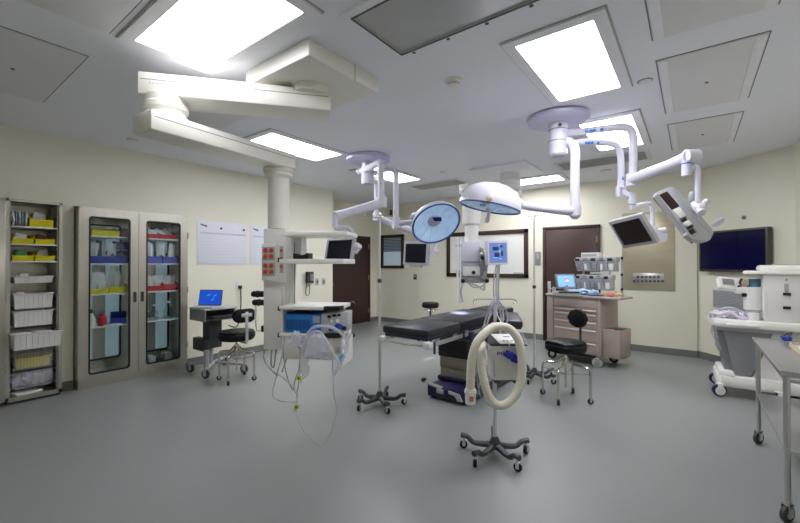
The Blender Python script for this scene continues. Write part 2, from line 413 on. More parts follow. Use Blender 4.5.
# ================================================================== ceiling fixtures
LIGHTS = [  # x0, x1, y0, y1 of the opening, label
    (-3.07, -1.90, 1.03, 1.54, 'large recessed ceiling light nearest the camera, above the long white boom arms'),
    (-1.0, -.495, 2.69, 3.85, 'recessed ceiling light just in front of the round plate of the right lamp boom'),
    (-4.5, -3.95, 2.74, 3.87, 'narrow-looking recessed ceiling light behind the lower white boom arm'),
    (-1.0, -.50, 4.64, 5.87, 'recessed ceiling light crossed by the curved arms of the right lamp boom'),
    (-4.48, -3.98, 4.72, 5.88, 'recessed ceiling light right behind the round plate of the left lamp boom'),
    (-3.05, -1.87, 7.03, 7.5, 'farthest recessed ceiling light, near the brown door on the back wall')]
for (x0, x1, y0, y1, l) in LIGHTS:
    x0, x1, y0, y1 = x0 * KS, x1 * KS, y0 * KS, y1 * KS
    cx, cy = (x0 + x1) / 2, (y0 + y1) / 2
    t = thing('ceiling_light', l, 'ceiling light', (cx, cy, CEIL), 0 if (y1 - y0) > (x1 - x0) else pi / 2, 'recessed ceiling lights')
    w, h = min(x1 - x0, y1 - y0), max(x1 - x0, y1 - y0)
    Mt = world_of(t)
    mb = MB()
    ring_prism(mb, rrect(w + .15, h + .15, .006, 1), rrect(w, h, .004, 1), .018, Mt @ Matrix.Translation((0, 0, -.018)))
    mb.build('frame', 'ceilframe', t)
    mb = MB(); ring_prism(mb, rrect(w + .175, h + .175, .006, 1), rrect(w + .15, h + .15, .006, 1), .004, Mt @ Matrix.Translation((0, 0, -.004)))
    mb.build('gasket', 'grille', t)
    MB().box2((-w / 2, -h / 2, -.008), (w / 2, h / 2, -.002)).build('diffuser', 'lampdim' if 'largest' in l or 'nearest the camera' in l else 'lamp', None).parent = t

def panel(x0, x1, y0, y1, l, mt='panel', rails=True, knob=True, name='ceiling_panel', cat='ceiling panel', group='flush ceiling panels'):
    x0, x1, y0, y1 = x0 * KS, x1 * KS, y0 * KS, y1 * KS
    cx, cy = (x0 + x1) / 2, (y0 + y1) / 2
    t = thing(name, l, cat, (cx, cy, CEIL), 0, group); Mt = world_of(t)
    w, h = x1 - x0, y1 - y0
    MB().box((cx, cy, CEIL - .005), (w, h, .010), .003).build('plate', mt, t)
    mb = MB(); ring_prism(mb, rrect(w + .018, h + .018, .004, 1), rrect(w, h, .003, 1), .003, Mt @ Matrix.Translation((0, 0, -.003))); mb.build('gap_seal', 'softseam', t)
    if rails:
        for s in (-1, 1):
            MB().box((cx + s * (w / 2 - .035), cy, CEIL - .012), (.055, h - .01, .008), .002).build('side_rail', 'ceilframe', t)
    if knob: MB().cyl((cx, cy, CEIL - .010), (cx, cy, CEIL - .016), .012).build('latch', 'seam', t)
    return t
panel(-.212, .42, 3.56, 4.86, 'grey ceiling access panel in the middle of the right-hand row of three')
panel(-.212, .42, 5.27, 6.5, 'grey ceiling access panel farthest back in the right-hand row of three')
panel(-.212, .415, 1.95, 3.21, 'grey ceiling access panel nearest the camera in the right-hand row of three')
panel(-4.99, -3.62, .3, .905, 'wide grey ceiling access panel above the open supply cabinet at far left', rails=False)
panel(-3.14, -1.8, .3, .9, 'wide grey ceiling access panel in front of the largest ceiling light', rails=False, knob=False)
panel(-4.35, -3.66, 1.75, 2.3, 'grey ceiling panel seen between the two long white boom arms', rails=False, knob=False)
# steel vent
t = thing('ceiling_vent', 'large brushed steel ceiling vent at the top edge of the view', 'ceiling vent', (-1.05 * KS, 2.02 * KS, CEIL), 0, None)
Mt = world_of(t); mb = MB(); ring_prism(mb, rrect(1.36, .62, .01, 2), rrect(1.25, .50, .006, 2), .02, Mt @ Matrix.Translation((0, 0, -.02))); mb.build('frame', 'ceilframe', t)
MB().box((-1.05 * KS, 2.02 * KS, CEIL - .006), (1.25, .50, .008)).build('plate', 'ventsteel', t)
mb = MB(); ring_prism(mb, rrect(1.27, .52, .008, 2), rrect(1.245, .495, .006, 2), .004, Mt @ Matrix.Translation((0, 0, -.0225))); mb.build('gasket', 'seam', t)
for k in range(5):
    MB().cyl((-1.55 + k * .273, 2.31 * KS, CEIL - .02), (-1.55 + k * .273, 2.31 * KS, CEIL - .024), .012, n=10).build('screw', 'seam', t)
def grille(x0, x1, y0, y1, l):
    x0, x1, y0, y1 = x0 * KS, x1 * KS, y0 * KS, y1 * KS
    cx, cy, w, h = (x0 + x1) / 2, (y0 + y1) / 2, x1 - x0, y1 - y0
    t = thing('air_grille', l, 'ceiling vent', (cx, cy, CEIL), 0, 'slatted ceiling air grilles'); Mt = world_of(t)
    mb = MB(); ring_prism(mb, rrect(w + .1, h + .1, .01, 2), rrect(w, h, .006, 2), .014, Mt @ Matrix.Translation((0, 0, -.014))); mb.build('frame', 'panel', t)
    MB().box((cx, cy, CEIL - .003), (w, h, .004)).build('backing', 'grille', t)
    mb = MB(); n = int(h / .028)
    for k in range(n): mb.box((cx, y0 + (k + .5) * h / n, CEIL - .009), (w, .012, .01), mtx=Matrix.Rotation(rad(30), 4, 'X'))
    mb.build('slats', 'grille', t)
grille(-4.5, -3.45, 6.3, 6.73, 'slatted ceiling air grille behind the left lamp boom, over the far wall')
grille(-1.67, -.52, 6.27, 6.76, 'slatted ceiling air grille behind the curved arms of the right lamp boom')
# detector and sprinkler caps
p = atz(454, 80, CEIL)
t = thing('smoke_detector', 'round cream smoke detector on the ceiling between the two lamp booms', 'smoke detector', (p.x, p.y, CEIL))
Mt = world_of(t)
MB().lathe([(0, 0), (.068, 0), (.068, -.02), (.05, -.026), (0, -.026)], Mt).build('base', 'warm', t)
MB().lathe([(.046, -.026), (.04, -.05), (.028, -.058), (0, -.058)], Mt).build('sensor_head', 'warm', t)
MB().lathe([(.044, -.031), (.0445, -.031), (.0435, -.039), (.043, -.039)], Mt, n=28).build('sensor_slot', 'seam', t)
for (px, py, r, l) in ((443, 172.3, .05, 'flat sprinkler cap on the ceiling left of the right lamp boom, over the dome lamp'), (606, 170.4, .07, 'flat sprinkler cap on the ceiling behind the curved boom arms'),
                       (645, 81, .05, 'flat sprinkler cap on the ceiling beside the middle access panel'), (40, 47, .0, ''), (132, 139.5, .05, 'flat sprinkler cap on the ceiling left of the lower white boom arm')):
    if r == 0: continue
    p = atz(px, py, CEIL)
    t = thing('sprinkler_cap', l, 'sprinkler', (p.x, p.y, CEIL), 0, 'sprinkler caps'); Mt = world_of(t)
    MB().lathe([(0, 0), (r, 0), (r, -.006), (r * .8, -.012), (0, -.012)], Mt, n=20).build('cap', 'panel', t)
    MB().lathe([(r * 1.0, -.0005), (r * 1.12, -.0005), (r * 1.12, -.003), (r * 1.0, -.003)], Mt, n=20).build('shadow_ring', 'seam', t)
# ================================================================== storage cabinets on the left wall
def hopper_bin(x, y, z, w, d, h, m, label, group, low=.5, rz=0.0):
    # open-fronted bin whose low front faces the room (+x)
    Mf = frame((x, y, z), rz); th = .004
    mb = MB()
    def b(lo, hi, bev=.001):
        lo, hi = Vector(lo), Vector(hi); mb.box(Mf @ ((lo + hi) / 2), hi - lo, bev, rz)
    b((-d, -w / 2, 0), (0, w / 2, th)); b((-d, -w / 2, 0), (-d + th, w / 2, h))
    fh = h * low
    for s in (-1, 1):
        poly = [(-d, 0), (0, 0), (.025, fh), (-d * .45, h), (-d, h)]
        mb.prism(poly, th, Mf @ axes((0, s * w / 2 + (th if s < 0 else 0), 0), (1, 0, 0), (0, 0, 1), (0, -1, 0)))
    a = .025
    mb.prism([(0, 0), (a, fh), (a + .008, fh), (a + .008, fh - .012), (a - .001, fh - .016), (.006, 0)], w, Mf @ axes((0, w / 2, 0), (1, 0, 0), (0, 0, 1), (0, -1, 0)))
    o = mb.build('storage_bin', m, None, origin=(x, y, z)); return tag(o, label, 'bin', group)
def pouch(x, y, z, w, h, m, label, group, lean=0.0, rz=0.0, seed=0, th=.018, name='supply_pouch', cat='packet'):
    mb = MB(); g = bmesh.ops.create_grid(mb.bm, x_segments=6, y_segments=6, size=.5)
    vs = list(g['verts']); top = {}
    mt = frame((x, y, z), rz) @ Matrix.Rotation(lean, 4, 'X') 
    r2 = bmesh.ops.duplicate(mb.bm, geom=list(mb.bm.verts) + list(mb.bm.edges) + list(mb.bm.faces))
    v2 = [e for e in r2['geom'] if isinstance(e, bmesh.types.BMVert)]
    for side, L in ((1, vs), (-1, v2)):
        for v in L:
            a, b = v.co.x * 2, v.co.y * 2
            k = max(0, (1 - a * a)) * max(0, (1 - b * b))
            wob = .012 * noise.noise(Vector((a * 1.5 + seed * 5.1, b * 1.5, seed)))
            v.co = mt @ Vector((side * (th / 2) * (k ** .5 + .04) + wob, a * w / 2, (b + 1) / 2 * h))
    bmesh.ops.remove_doubles(mb.bm, verts=mb.bm.verts, dist=.0006)
    o = mb.build(name, m, None, origin=(x, y, z)); return tag(o, label, cat, group)

SX = -5.78      # cabinet fronts
# ---- open cabinet at the far left
oc = thing('supply_cabinet', 'tall open stainless steel cabinet of bins and baskets at far left', 'cabinet', (-6.0, .99, 0))
y0, y1, zt = .765, 1.225, 2.2
mb = MB().box2((-6.235, y0, 0.03), (SX, y0 + .025, zt)).box2((-6.235, y1 - .03, .03), (SX, y1, zt)).box2((-6.235, y0, zt - .03), (SX, y1, zt)).box2((-6.235, y0, .03), (SX, y1, .075)).box2((-6.24, y0, .03), (-6.225, y1, zt))
mb.build('carcass', 'steel', oc)
MB().box2((-6.2, y0 + .01, 0), (SX - .02, y1 - .01, .03)).build('plinth', 'dkgrey', oc)
cd = MB().box2((SX - .004, .36, .05), (SX + .03, y0 - .004, zt - .01), .004).build('door', 'steel', oc)
for z in (.4, 1.15, 1.95): MB().cyl((SX + .01, y0 - .004, z - .05), (SX + .01, y0 - .004, z + .05), .01).build('hinge', 'chrome', oc)
mb = MB()
for yy in (y0 + .032, y1 - .037):
    for xx in (-6.19, SX - .03): mb.box2((xx - .008, yy - .006, .08), (xx + .008, yy + .006, zt - .035))
for k in range(26):
    for yy in (y0 + .042, y1 - .048): mb.box((-5.99, yy, .16 + k * .075), (.40, .010, .006))
mb.build('side_runners', 'ltgrey', oc)
for z in (1.912, 1.721, 1.535):
    MB().box2((-6.2, y0 + .04, z - .018), (SX - .012, y1 - .045, z - .002), .002).build('shelf', 'offw', oc)
gb = 'yellow bins in the open cabinet'
BINS = [(1.052, 1.912, .195, .145, 'large yellow bin on the top shelf of the open supply cabinet'),
        (.902, 1.721, .17, .10, 'left yellow bin on the second shelf of the open supply cabinet'),
        (1.082, 1.721, .165, .10, 'right yellow bin on the second shelf of the open supply cabinet'),
        (.902, 1.535, .17, .10, 'left yellow bin on the third shelf, holding green packets'),
        (1.082, 1.535, .165, .10, 'right yellow bin on the third shelf, holding pale leaning packets')]
for i, (yy, z, w, h, l) in enumerate(BINS):
    hopper_bin(SX - .045, yy, z, w, .3, h, 'yellow', l, gb, .55)
    kinds = [('pouch', 'tan', 'paper'), ('paper', 'pouch', 'tan'), ('maroon', 'pouch', 'maroon'), ('greenpack', 'greenpack', 'pouch'), ('tan', 'paper', 'pouch')][i]
    where = ['large yellow bin on the top shelf', 'left yellow bin on the second shelf', 'right yellow bin on the second shelf', 'left yellow bin on the third shelf', 'right yellow bin on the third shelf'][i]
    for k in range(5):
        mk = kinds[k % 3]
        pouch(SX - .11 - .035 * k, yy + (k % 3 - 1) * w * .2, z + .012, w * .5, h * (1.0 + .1 * (k % 3)), mk, 'flat sealed packet standing in the ' + where, 'packets in the ' + where, lean=(k % 3 - 1) * .3, rz=.2 * (k % 2) - .1, seed=i * 7 + k)
for k in range(7):
    pouch(SX - .05 - .012 * (k % 3), .828 + k * .0165, 1.914, .15, .155, 'bluepaper' if k % 3 else 'paper', 'pale folded pack standing upright on the top shelf beside the yellow bin', 'packs at left of the top shelf', rz=pi / 2 + .15 * ((k % 3) - 1), seed=40 + k, th=.02)
def basket(name, x, ya, yb, z0, z1, d, m, label, group, taper=.012, ribs=8, out=0):
    # open tray with a rolled rim and ribbed front; front at x
    t = thing(name, label, 'basket', (x - d / 2, (ya + yb) / 2, z0), 0, group)
    th = .005; mb = MB()
    def wall(a, b): mb.box2(a, b, .001)
    mb.box2((x - d + taper, ya + taper, z0), (x - taper, yb - taper, z0 + th))
    # slanted walls as prisms
    mb.prism([(0, 0), (taper, z1 - z0), (taper - th, z1 - z0), (-th, 0)], yb - ya - 2 * taper, axes((x - taper, ya + taper, z0), (1, 0, 0), (0, 0, 1), (0, 1, 0)) @ Matrix.Identity(4))
    mb.prism([(0, 0), (-taper, z1 - z0), (-taper + th, z1 - z0), (th, 0)], yb - ya - 2 * taper, axes((x - d + taper, ya + taper, z0), (1, 0, 0), (0, 0, 1), (0, 1, 0)))
    mb.prism([(0, 0), (-taper, z1 - z0), (-taper + th, z1 - z0), (th, 0)], d - 2 * taper, axes((x - d + taper, ya + taper, z0), (0, 1, 0), (0, 0, 1), (1, 0, 0)))
    mb.prism([(0, 0), (taper, z1 - z0), (taper - th, z1 - z0), (-th, 0)], d - 2 * taper, axes((x - d + taper, yb - taper, z0), (0, 1, 0), (0, 0, 1), (1, 0, 0)))
    mb.build('tray', m, t)
    mb = MB(); rr = rrect(d + .012, yb - ya + .012, .02, 4)
    mb.tube([(x - d / 2 + p[0], (ya + yb) / 2 + p[1], z1) for p in rr], .006, 6, closed=True); mb.build('rim', m, t)
    if ribs:
        mb = MB()
        for k in range(ribs + 1):
            yy = ya + taper + (yb - ya - 2 * taper) * k / ribs
            mb.tube([(x - taper + .001, yy, z0 + .004), (x + .001, yy, z1 - .004)], .003, 6)
        mb.build('front_ribs', m, t)
    return t
def zc(py): return CAMZ - (py - 263.9) / 90.7
gw = 'white baskets in the open cabinet'
basket('storage_basket', SX - .03, .83, 1.155, zc(283), zc(276.5), .36, 'offw', 'shallow white basket, topmost of the baskets in the open cabinet', gw)
basket('storage_basket', SX - .03, .83, 1.155, zc(308.5), zc(293.8), .36, 'offw', 'deep white basket second from the top in the open cabinet', gw)
basket('storage_basket', SX - .03, .83, 1.155, zc(326), zc(311), .36, 'offw', 'deep white basket just above the pulled-out one in the open cabinet', gw)
pb = basket('storage_basket', SX + .17, .795, 1.2, zc(346), zc(331), .42, 'offw', 'white basket pulled out towards the room, full of pale packets', gw, taper=.02)
for k in range(8):
    tag(MB().blob((SX - .12 + .08 * (k % 4), .88 + .17 * (k // 4) + .02 * (k % 2), zc(333) - .01), (.075, .15, .05), seed=k, rough=.4).build('supply_packet', 'tan' if k % 3 == 0 else 'paper', None, origin=(SX - .12 + .08 * (k % 4), .88 + .17 * (k // 4), zc(340))), 'pale packet lying in the pulled-out white basket', 'packet', 'packets in the pulled-out basket')
for (yy, z, l) in ((.91, zc(275), 'small white label card on the rim of the shallow white basket'), (.88, zc(293), 'small white label card on the rim of the second white basket')):
    tag(MB().box((SX - .018, yy, z), (.006, .06, .035), .001).build('label_card', 'paper', None, origin=(SX - .018, yy, z - .02)), l, 'label')
t = basket('wire_basket', SX - .03, .825, 1.16, zc(369), zc(349), .36, 'clear2', 'clear basket holding a yellow tray, under the pulled-out white basket', 'clear baskets in the open cabinet', ribs=12)
t = basket('drawer_tray', SX - .045, .845, 1.14, zc(367.5), zc(357.5), .3, 'yellow', 'long yellow tray inside the clear basket of the open cabinet', None, ribs=0)
t = basket('wire_basket', SX - .03, .825, 1.16, zc(387), zc(371), .36, 'clear2', 'clear basket full of crumpled foil packets near the cabinet floor', 'clear baskets in the open cabinet', ribs=6)
for k in range(12):
    c = (SX - .085 - .06 * (k % 3), .865 + .085 * (k // 3), zc(380) + .02 * (k % 2))
    tag(MB().blob(c, (.08, .10, .11), seed=20 + k, rough=.7).build('foil_packet', 'silverpack', None, origin=(c[0], c[1], zc(386))), 'crumpled silvery packet in the lowest clear basket', 'packet', 'crumpled packets in the lowest basket')
tag(MB().box((SX - .17, .93, .086), (.3, .22, .02), .004, .25).build('paper_stack', 'paper', None, origin=(SX - .17, .93, .076)), 'stack of white paper lying on the floor of the open cabinet', 'paper')

# ---- glass-door cabinet
gc = thing('glass_door_cabinet', 'wide stainless steel cabinet with two tall glass doors against the left wall', 'cabinet', (-6.0, 1.99, 0))
ya, yb, zt = 1.37, 2.612, 2.185
MB().box2((-6.24, ya, .07), (SX - .03, ya + .02, zt)).box2((-6.24, yb - .02, .07), (SX - .03, yb, zt)).box2((-6.24, ya, zt - .03), (SX - .03, yb, zt)).box2((-6.24, ya, .07), (SX - .03, yb, .13)).box2((-6.0, 1.985, .13), (SX - .035, 2.003, zt - .03)).build('carcass', 'steel', gc)
MB().box2((-6.24, ya + .01, 0), (SX - .045, yb - .01, .07)).build('plinth', 'steel', gc)
MB().box2((-6.245, ya, .1), (-6.228, yb, zt)).build('back_panel', 'steel', gc)
for cy in (1.69, 2.295):
    Mg = facing((-6.228, cy, 1.13), (1, 0, 0))
    mb = MB(); ring_prism(mb, rrect(.50, 1.78, .05, 5), rrect(.46, 1.74, .035, 5), .012, Mg); mb.build('rear_gasket', 'black', gc)
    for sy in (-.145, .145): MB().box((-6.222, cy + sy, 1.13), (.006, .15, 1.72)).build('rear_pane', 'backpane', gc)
for z in (1.846, 1.505, 1.128, .728):
    for (p, q) in ((ya + .022, 1.983), (2.005, yb - .022)):
        MB().box2((-6.21, p, z - .018), (SX - .05, q, z), .002).build('shelf', 'offw', gc)
for (p, q, gy0, gy1, hy, l) in ((ya + .002, 1.992, 1.474, 1.897, 1.952, None), (1.996, yb - .002, 2.087, 2.509, 2.036, None)):
    dcy, gcy = (p + q) / 2, (gy0 + gy1) / 2
    Md = facing((SX - .028, dcy, 1.13), (1, 0, 0))
    h = 2.06
    outer = rrect(q - p, h, .006, 6); inner = rrect(gy1 - gy0, 1.9, .035, 6, cx=gcy - dcy, cy=-.01)
    mb = MB(); ring_prism(mb, outer, inner, .03, Md); d = mb.build('door', 'steel', gc)
    Mg = facing((SX - .02, gcy, 1.12), (1, 0, 0))
    mb = MB(); ring_prism(mb, rrect(gy1 - gy0 + .012, 1.912, .038, 6), rrect(gy1 - gy0 - .024, 1.876, .026, 6), .024, Mg); mb.build('gasket', 'black', d)
    MB().box((SX - .015, gcy, 1.12), (.005, gy1 - gy0 - .01, 1.89)).build('pane', 'glass', d)
    Mh = facing((SX + .002, hy, 1.07), (1, 0, 0))
    mb = MB(); ring_prism(mb, rrect(.036, .135, .016, 4), rrect(.022, .12, .010, 4), .006, Mh); mb.prism(rrect(.024, .12, .010, 4), .002, Mh); mb.build('handle', 'dkgrey', d)
    hs = p if p < 1.9 else q
    for z in (.35, 1.13, 1.9): MB().cyl((SX + .004, hs, z - .04), (SX + .004, hs, z + .04), .007).build('hinge', 'chrome', d)
XB = SX - .09
# left half
def bins(lst, grp):
    for (y, z, w, d, h, m, l, rz) in lst: hopper_bin(XB, y, z, w, d, h, m, l, grp, .6, rz)
bins([(1.66, 1.848, .29, .24, .115, 'yellow', 'yellow bin alone on the top shelf behind the left glass door', 0.06)], None)
tag(MB().box((XB - .08, 1.87, 1.90), (.12, .08, .11), .006).build('supply_box', 'maroon', None, origin=(XB - .08, 1.87, 1.848)), 'small maroon box beside the yellow bin on the top shelf', 'box')
bins([(1.60, 1.507, .27, .26, .15, 'blue', 'wide blue bin at left on the second shelf behind the left glass door', 0), (1.845, 1.507, .20, .26, .17, 'blue', 'blue bin at right on the second shelf behind the left glass door', 0)], 'blue bins behind the left door')
hopper_bin(XB - .02, 1.87, 1.685, .15, .2, .11, 'blue', 'small blue bin stacked on another behind the left glass door', 'blue bins behind the left door')
for k in range(6):
    pouch(XB - .05 - .03 * (k % 3), 1.53 + .065 * (k % 4), 1.515, .1, .25 + .03 * (k % 3), 'pouch' if k != 1 else 'dkgrey', 'clear pouch standing in the wide blue bin on the second shelf', 'pouches in the wide blue bin', lean=.12 * (k % 3 - 1), seed=60 + k)
bins([(1.58, 1.130, .215, .26, .10, 'yellow', 'left yellow bin on the third shelf behind the left glass door', 0), (1.80, 1.130, .20, .26, .13, 'yellow', 'right yellow bin on the third shelf behind the left glass door', 0)], 'yellow bins behind the left door')
for k in range(8):
    pouch(XB - .05 - .03 * (k % 3), 1.52 + .048 * k, 1.138, .085, .26 + .04 * (k % 3), 'pouch', 'long clear pouch standing in a yellow bin on the third shelf', 'pouches in the yellow bins', lean=.15 * (k % 4 - 1.5), seed=70 + k)
t = thing('spray_bottle', 'white spray bottle on the fourth shelf behind the left glass door', 'bottle', (XB - .03, 1.525, .73))
MB().lathe([(0, 0), (.05, 0), (.052, .02), (.045, .1), (.02, .15), (.018, .17), (0, .17)], world_of(t), 20).build('bottle_body', 'paper', t)
MB().lathe([(.02, .165), (.022, .2), (.012, .215), (0, .215)], world_of(t), 14).build('cap', 'dkgrey', t)
t = thing('red_bottle', 'squat red bottle beside the white spray bottle on the fourth shelf', 'bottle', (XB, 1.63, .73))
MB().lathe([(0, 0), (.045, 0), (.048, .03), (.048, .1), (.03, .125), (0, .125)], world_of(t), 18).build('bottle_body', 'red', t)
MB().lathe([(.028, .124), (.028, .15), (0, .15)], world_of(t), 14).build('cap', 'red', t)
bins([(1.80, .73, .17, .24, .14, 'blue', 'blue bin on the fourth shelf beside the red bottle', -.3)], None)
tag(MB().box((XB - .02, 1.72, .736), (.14, .2, .012), .002, .2).build('paper_stack', 'paper', None, origin=(XB - .02, 1.72, .73)), 'white papers lying on the fourth shelf before the blue bin', 'paper')
tag(MB().box((XB, 1.6, .137), (.16, .2, .014), .002, .1).build('paper_stack', 'paper', None, origin=(XB, 1.6, .13)), 'flat white papers on the cabinet bottom behind the left glass door', 'paper')
tag(MB().box((XB - .1, 1.49, .22), (.1, .03, .18), .004).build('document_box', 'paper', None, origin=(XB - .1, 1.49, .13)), 'upright white box on the cabinet bottom at its left end', 'box')
# right half
bins([(2.17, 1.848, .2, .26, .10, 'red', 'left red bin on the top shelf behind the right glass door', 0), (2.39, 1.848, .21, .26, .10, 'red', 'right red bin on the top shelf behind the right glass door', 0)], 'red bins behind the right door')
for k in range(6):
    pouch(XB - .04 - .02 * k, 2.13 + .06 * k, 1.856, .16, .13, 'paper' if k % 2 else 'pouch', 'pale pouch lying across a red bin on the top shelf', 'pouches in the top red bins', lean=(.7 if k % 2 else -.6), seed=90 + k)
bins([(2.19, 1.507, .23, .26, .16, 'violet', 'left periwinkle bin on the second shelf behind the right glass door', 0), (2.42, 1.507, .2, .26, .15, 'violet', 'right periwinkle bin on the second shelf behind the right glass door', 0)], 'periwinkle bins behind the right door')
for k in range(8):
    pouch(XB - .03 - .03 * (k % 3), 2.12 + .05 * k, 1.515, .08, .27, 'paper' if k in (1, 4, 6) else 'pouch', 'tall white pouch standing in a periwinkle bin', 'pouches in the periwinkle bins', lean=.12 * (k % 3 - 1), seed=100 + k)
bins([(2.2, 1.130, .22, .26, .12, 'red', 'left red bin on the third shelf behind the right glass door', 0), (2.42, 1.130, .19, .26, .15, 'red', 'right red bin on the third shelf behind the right glass door', 0)], 'red bins behind the right door')
for k in range(5):
    pouch(XB - .05 - .03 * (k % 2), 2.14 + .075 * k, 1.138, .12, .2 - .02 * (k % 2), 'pouch', 'clear pouch standing in a red bin on the third shelf', 'pouches in the lower red bins', lean=.1 * (k % 3 - 1), seed=120 + k)
for k, (yy, r, h, l) in enumerate(((2.14, .035, .12, 'small clear glass bottle at left on the fourth shelf'), (2.22, .05, .19, 'clear glass bottle in the middle of the fourth shelf'), (2.40, .06, .22, 'largest clear glass bottle at right on the fourth shelf'))):
    t = thing('glass_bottle', l + ' behind the right glass door', 'bottle', (XB - .03, yy, .73), 0, 'glass bottles in the cabinet'); Mt = world_of(t)
    MB().lathe([(0, 0), (r, 0), (r, h * .6), (r * .4, h * .8), (r * .4, h), (r * .5, h)], Mt, 20).build('bottle_body', 'bottle', t)
    MB().lathe([(r * .5, h), (r * .5, h + .02), (0, h + .02)], Mt, 16).build('stopper', 'offw', t)
for k, (yy, h) in enumerate(((2.2, .11), (2.3, .08), (2.4, .13))):
    tag(MB().box((XB - .08, yy, .13 + h / 2), (.14, .085, h), .006).build('supply_box', 'ltgrey' if k != 1 else 'dkgrey', None, origin=(XB - .08, yy, .13)), ['pale grey box at left', 'low dark box in the middle', 'taller pale grey box at right'][k] + ' on the cabinet bottom, right glass door', 'box', 'boxes on the cabinet bottom')

# ---- laminated charts
def chart(y0, y1, z0, z1, label, clips):
    y0, y1, z0, z1 = y0 * KL, y1 * KL, 1.5 + (z0 - 1.5) * KL, 1.5 + (z1 - 1.5) * KL
    t = thing('wall_chart', label, 'chart', (LW + .004, (y0 + y1) / 2, z0), 0, 'pale charts on the left wall')
    MB().box2((LW, y0, z0), (LW + .008, y1, z1), .001).build('sheet', 'poster', t)
    w = y1 - y0
    mb = MB().box2((LW + .008, y0 + .05, z1 - .20), (LW + .0095, y1 - .02, z1 - .172))
    for k in range(9): mb.box2((LW + .008, y0 + .05, z1 - .27 - k * .048), (LW + .0088, y1 - .03, z1 - .2675 - k * .048))
    mb.build('ruled_lines', 'posterline', t)
    mb = MB()
    for k in range(5): mb.box2((LW + .008, y0 + .05 + k * .02, z1 - .072 - .006 * k), (LW + .0095, y0 + .066 + k * .02, z1 - .05 - .004 * k))
    mb.build('title_mark', 'ink', t)
    for fy in clips:
        MB().cyl((LW + .008, y0 + w * fy, z1 - .1), (LW + .02, y0 + w * fy, z1 - .1), .016, n=14).build('magnet', 'black', t)
chart(2.963, 3.825, 1.485, 2.193, 'pale lined wall chart with two black magnets beside the glass-door cabinet', (.45, .92))
chart(3.885, 4.6, 1.485, 2.188, 'second pale wall chart, half hidden behind the hanging white boom column', ())
# ---- wall phone and plates
t = thing('wall_phone', 'dark grey wall phone on the left wall, seen under the boom shelf', 'phone', (LW + .03, 4.888, 1.2))
MB().box((LW + .03, 4.925, 1.24), (.06, .17, .22), .015).build('phone_base', 'dkgrey', t)
MB().box((LW + .063, 4.954, 1.24), (.006, .08, .13), .003).build('keypad', 'midgrey', t)
MB().tube([(LW + .09, 4.821, 1.15), (LW + .085, 4.817, 1.19), (LW + .075, 4.815, 1.25), (LW + .085, 4.817, 1.31), (LW + .09, 4.821, 1.35)], .024, 12, smooth=4, radii=[.03, .026, .02, .026, .03]).build('handset', 'black', t)
MB().tube([(LW + .08, 4.821, 1.15), (LW + .06, 4.802, 1.0), (LW + .05, 4.831, .9), (LW + .05, 4.897, .93), (LW + .05, 4.906, 1.1)], .008, 8, smooth=6).build('cord', 'dkgrey', t)
for (yy, l) in ((5.42 * KL, 'left'), (5.6 * KL, 'right')):
    t = thing('wall_plate', l + ' one of the two switch plates beside the wall phone', 'wall plate', (LW, yy, 1.08), 0, 'switch plates by the phone')
    MB().box((LW + .004, yy, 1.15), (.008, .085, .13), .003).build('plate', 'ltgrey', t)
    MB().box((LW + .01, yy, 1.15), (.008, .03, .06), .003).build('switch', 'dkgrey', t)
t = thing('wall_outlet', 'white outlet on the left wall above the laptop cart, black cord hanging', 'outlet', (LW, 3.467, 1.1))
MB().box((LW + .005, 3.467, 1.15), (.01, .075, .12), .003).build('plate', 'offw', t)
MB().box((LW + .03, 3.486, 1.12), (.05, .045, .05), .006).build('plug', 'black', t)
MB().tube([(LW + .05, 3.486, 1.1), (LW + .05, 3.486, .8), (LW + .06, 3.42, .5), (LW + .2, 3.2, .55)], .008, 8, smooth=6).build('cord', 'black', t)
# back wall plates
for (px, py, w, h, l, c) in ((538, 258.5, .11, .27, 'grey dimmer plate on the back wall between whiteboard and brown door', 'midgrey'), (415.2, 277, .09, .13, 'small dark switch plate on the back wall below the small window', 'dkgrey')):
    wy = BW if px < 430 else BW - .05
    p = aty(px, py, wy)
    t = thing('wall_plate', l, 'wall plate', p - Vector((0, 0, h / 2)))
    MB().box((p.x, wy - .006, p.z), (w, .012, h), .004).build('plate', c, t)
    MB().box((p.x, wy - .014, p.z + h * .15), (w * .4, .008, h * .4), .003).build('switch', 'ltgrey', t)
p = aty(347.5, 217, BW); p.x = -6.2
t = thing('wall_sensor', 'small dark box high on the back wall left of the pole', 'sensor', p)
MB().box((p.x, BW - .02, p.z), (.05, .04, .13), .006).build('housing', 'dkgrey', t)
MB().box((p.x, BW - .042, p.z), (.02, .006, .06), .002).build('face', 'midgrey', t)

# ================================================================== laptop cart
lc = thing('computer_cart', 'small grey computer cart on casters against the left wall', 'cart', (-5.35, 2.78, 0))
x0, x1, ya, yb = -5.47, -5.06, 2.50, 2.93
MB().box2((x0, ya - .01, .885), (x1 + .02, yb + .01, .91), .008).build('tabletop', 'ltgrey', lc)
MB().box2((x0, ya, .745), (x1, ya + .02, .885), .004).box2((x0, yb - .02, .745), (x1, yb, .885), .004).box2((x0, ya, .745), (x0 + .02, yb, .885)).box2((x0, ya, .74), (x1 - .03, yb, .752)).build('hood', 'midgrey', lc)
MB().box2((x1 - .3, ya + .03, .768), (x1 + .12, yb - .03, .78), .003).build('keyboard_tray', 'dkgrey', lc)
k = MB().box2((x1 - .06, ya + .06, .781), (x1 + .10, yb - .06, .80), .005).build('keyboard', 'black', lc)
mb = MB()
for r in range(4):
    for c in range(11): mb.box((x1 - .04 + r * .036, ya + .085 + c * .038, .803), (.026, .028, .008), .002)
mb.build('keys', 'dkgrey', k)
